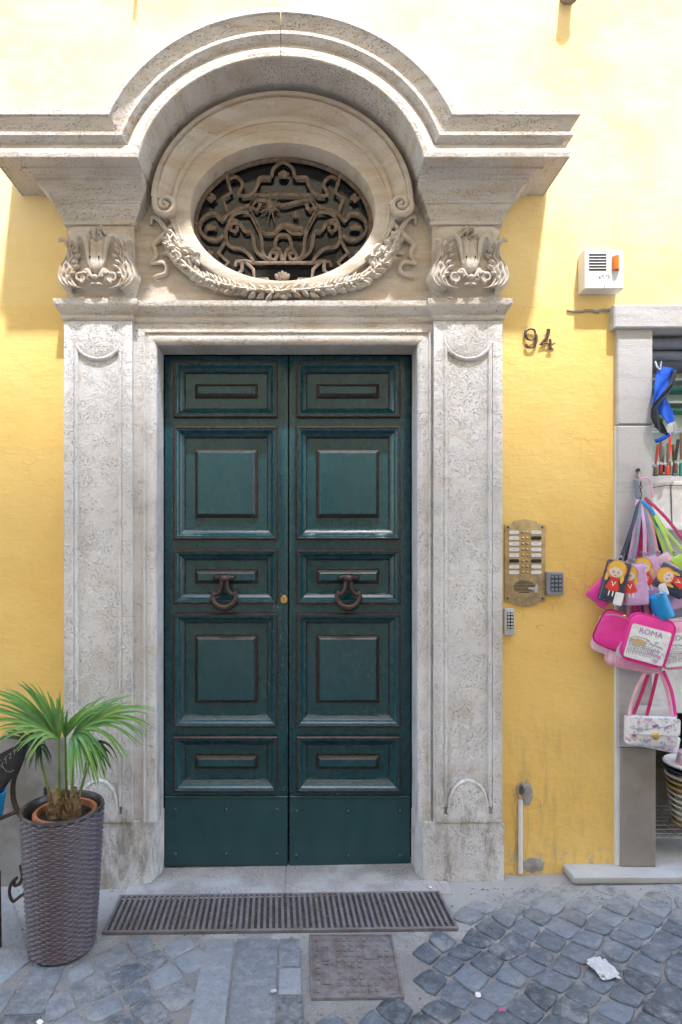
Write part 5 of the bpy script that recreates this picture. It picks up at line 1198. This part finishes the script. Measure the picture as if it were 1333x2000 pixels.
# basalt slabs
def slab(pxs, mat_='slab', top=.006):
    rn = random.Random(int(pxs[0][0])); return stone([g2(*p) for p in pxs], top, 'paving_slab', mat_, rn, .001, .02, .03, .995, .008)
slab([(404, 1835), (458, 1835), (432, 2080), (352, 2080)]); slab([(462, 1835), (543, 1835), (536, 2080), (438, 2080)])
slab([(547, 1836), (586, 1836), (588, 1890), (546, 1890)]); slab([(546, 1894), (588, 1894), (590, 1945), (544, 1945)]); slab([(544, 1949), (592, 1949), (596, 2080), (541, 2080)])
slab([(70, 1880), (131, 1880), (84, 1982), (8, 1985)]); slab([(6, 1988), (82, 1986), (48, 2080), (-60, 2080)]); slab([(-140, 1740), (20, 1740), (60, 1880), (-5, 1930), (-160, 1930)]); slab([(-160, 1934), (34, 1934), (0, 1985), (-200, 2060)])
# litter
def litter(label, px, py, r, m, name='paper_scrap', cat='litter'):
    c = G(px, py, .017); rn = random.Random(px); mb = MB(); n = 7; vs_ = []; ra = rn.uniform(0, 3)
    for i in range(n + 1):
        for j in range(n + 1):
            u, v = (i / n - .5) * 2 * r * rn.uniform(.9, 1.08), (j / n - .5) * 1.5 * r * rn.uniform(.9, 1.08); vs_.append(c + Vector((u * math.cos(ra) - v * math.sin(ra), u * math.sin(ra) + v * math.cos(ra), rn.uniform(0, .22) * r)))
    mb.add(vs_, [(i * (n + 1) + j, (i + 1) * (n + 1) + j, (i + 1) * (n + 1) + j + 1, i * (n + 1) + j + 1) for i in range(n) for j in range(n) if not (i in (0, n - 1) and j in (0, n - 1))]); o = mb.build(name, M[m], smooth=0); mod = o.modifiers.new('s', 'SOLIDIFY'); mod.thickness = .001
    return tag(o, label, cat)
litter('crumpled silvery paper lying on the cobbles', 1178, 1893, .055, 'paper'); litter('small white scrap on top of the crumpled paper', 1180, 1908, .018, 'white')
litter('tiny white paper scrap between cobbles below the grate corner', 934, 1943, .012, 'white'); litter('pink petal litter between the cobbles', 981, 1972, .007, 'magenta'); litter('white butt by the plinth beside the threshold', 841, 1733, .009, 'white')
litter('white scrap at the foot of the narrow paving strip', 78, 1997, .012, 'white'); litter('pale scrap in the joint of the two long slabs', 535, 1936, .010, 'paper')
rn = random.Random(77)
for nm, m, N_, hi in (('pale_grit', 'paper', 500, .0035), ('dark_grit', 'castiron', 900, .005), ('sandy_grit', 'straw', 500, .0035)):
    mb = MB()
    for k in range(N_):
        x, y = rn.uniform(-20, 1400), 1735 + 290 * rn.random() ** 1.5
        if inpoly(*g2(x, y), mhq) and rn.random() < .6: continue
        r_ = .001 + (hi - .001) * rn.random() ** 2; c = G(x, y, .003); mb.blob(c, r_ * rn.uniform(.8, 1.6), r_, .0022, Matrix.Rotation(rn.uniform(0, 3), 3, 'Z'), 5, 3)
    mb.build(nm, M[m], smooth=60, kind='stuff')
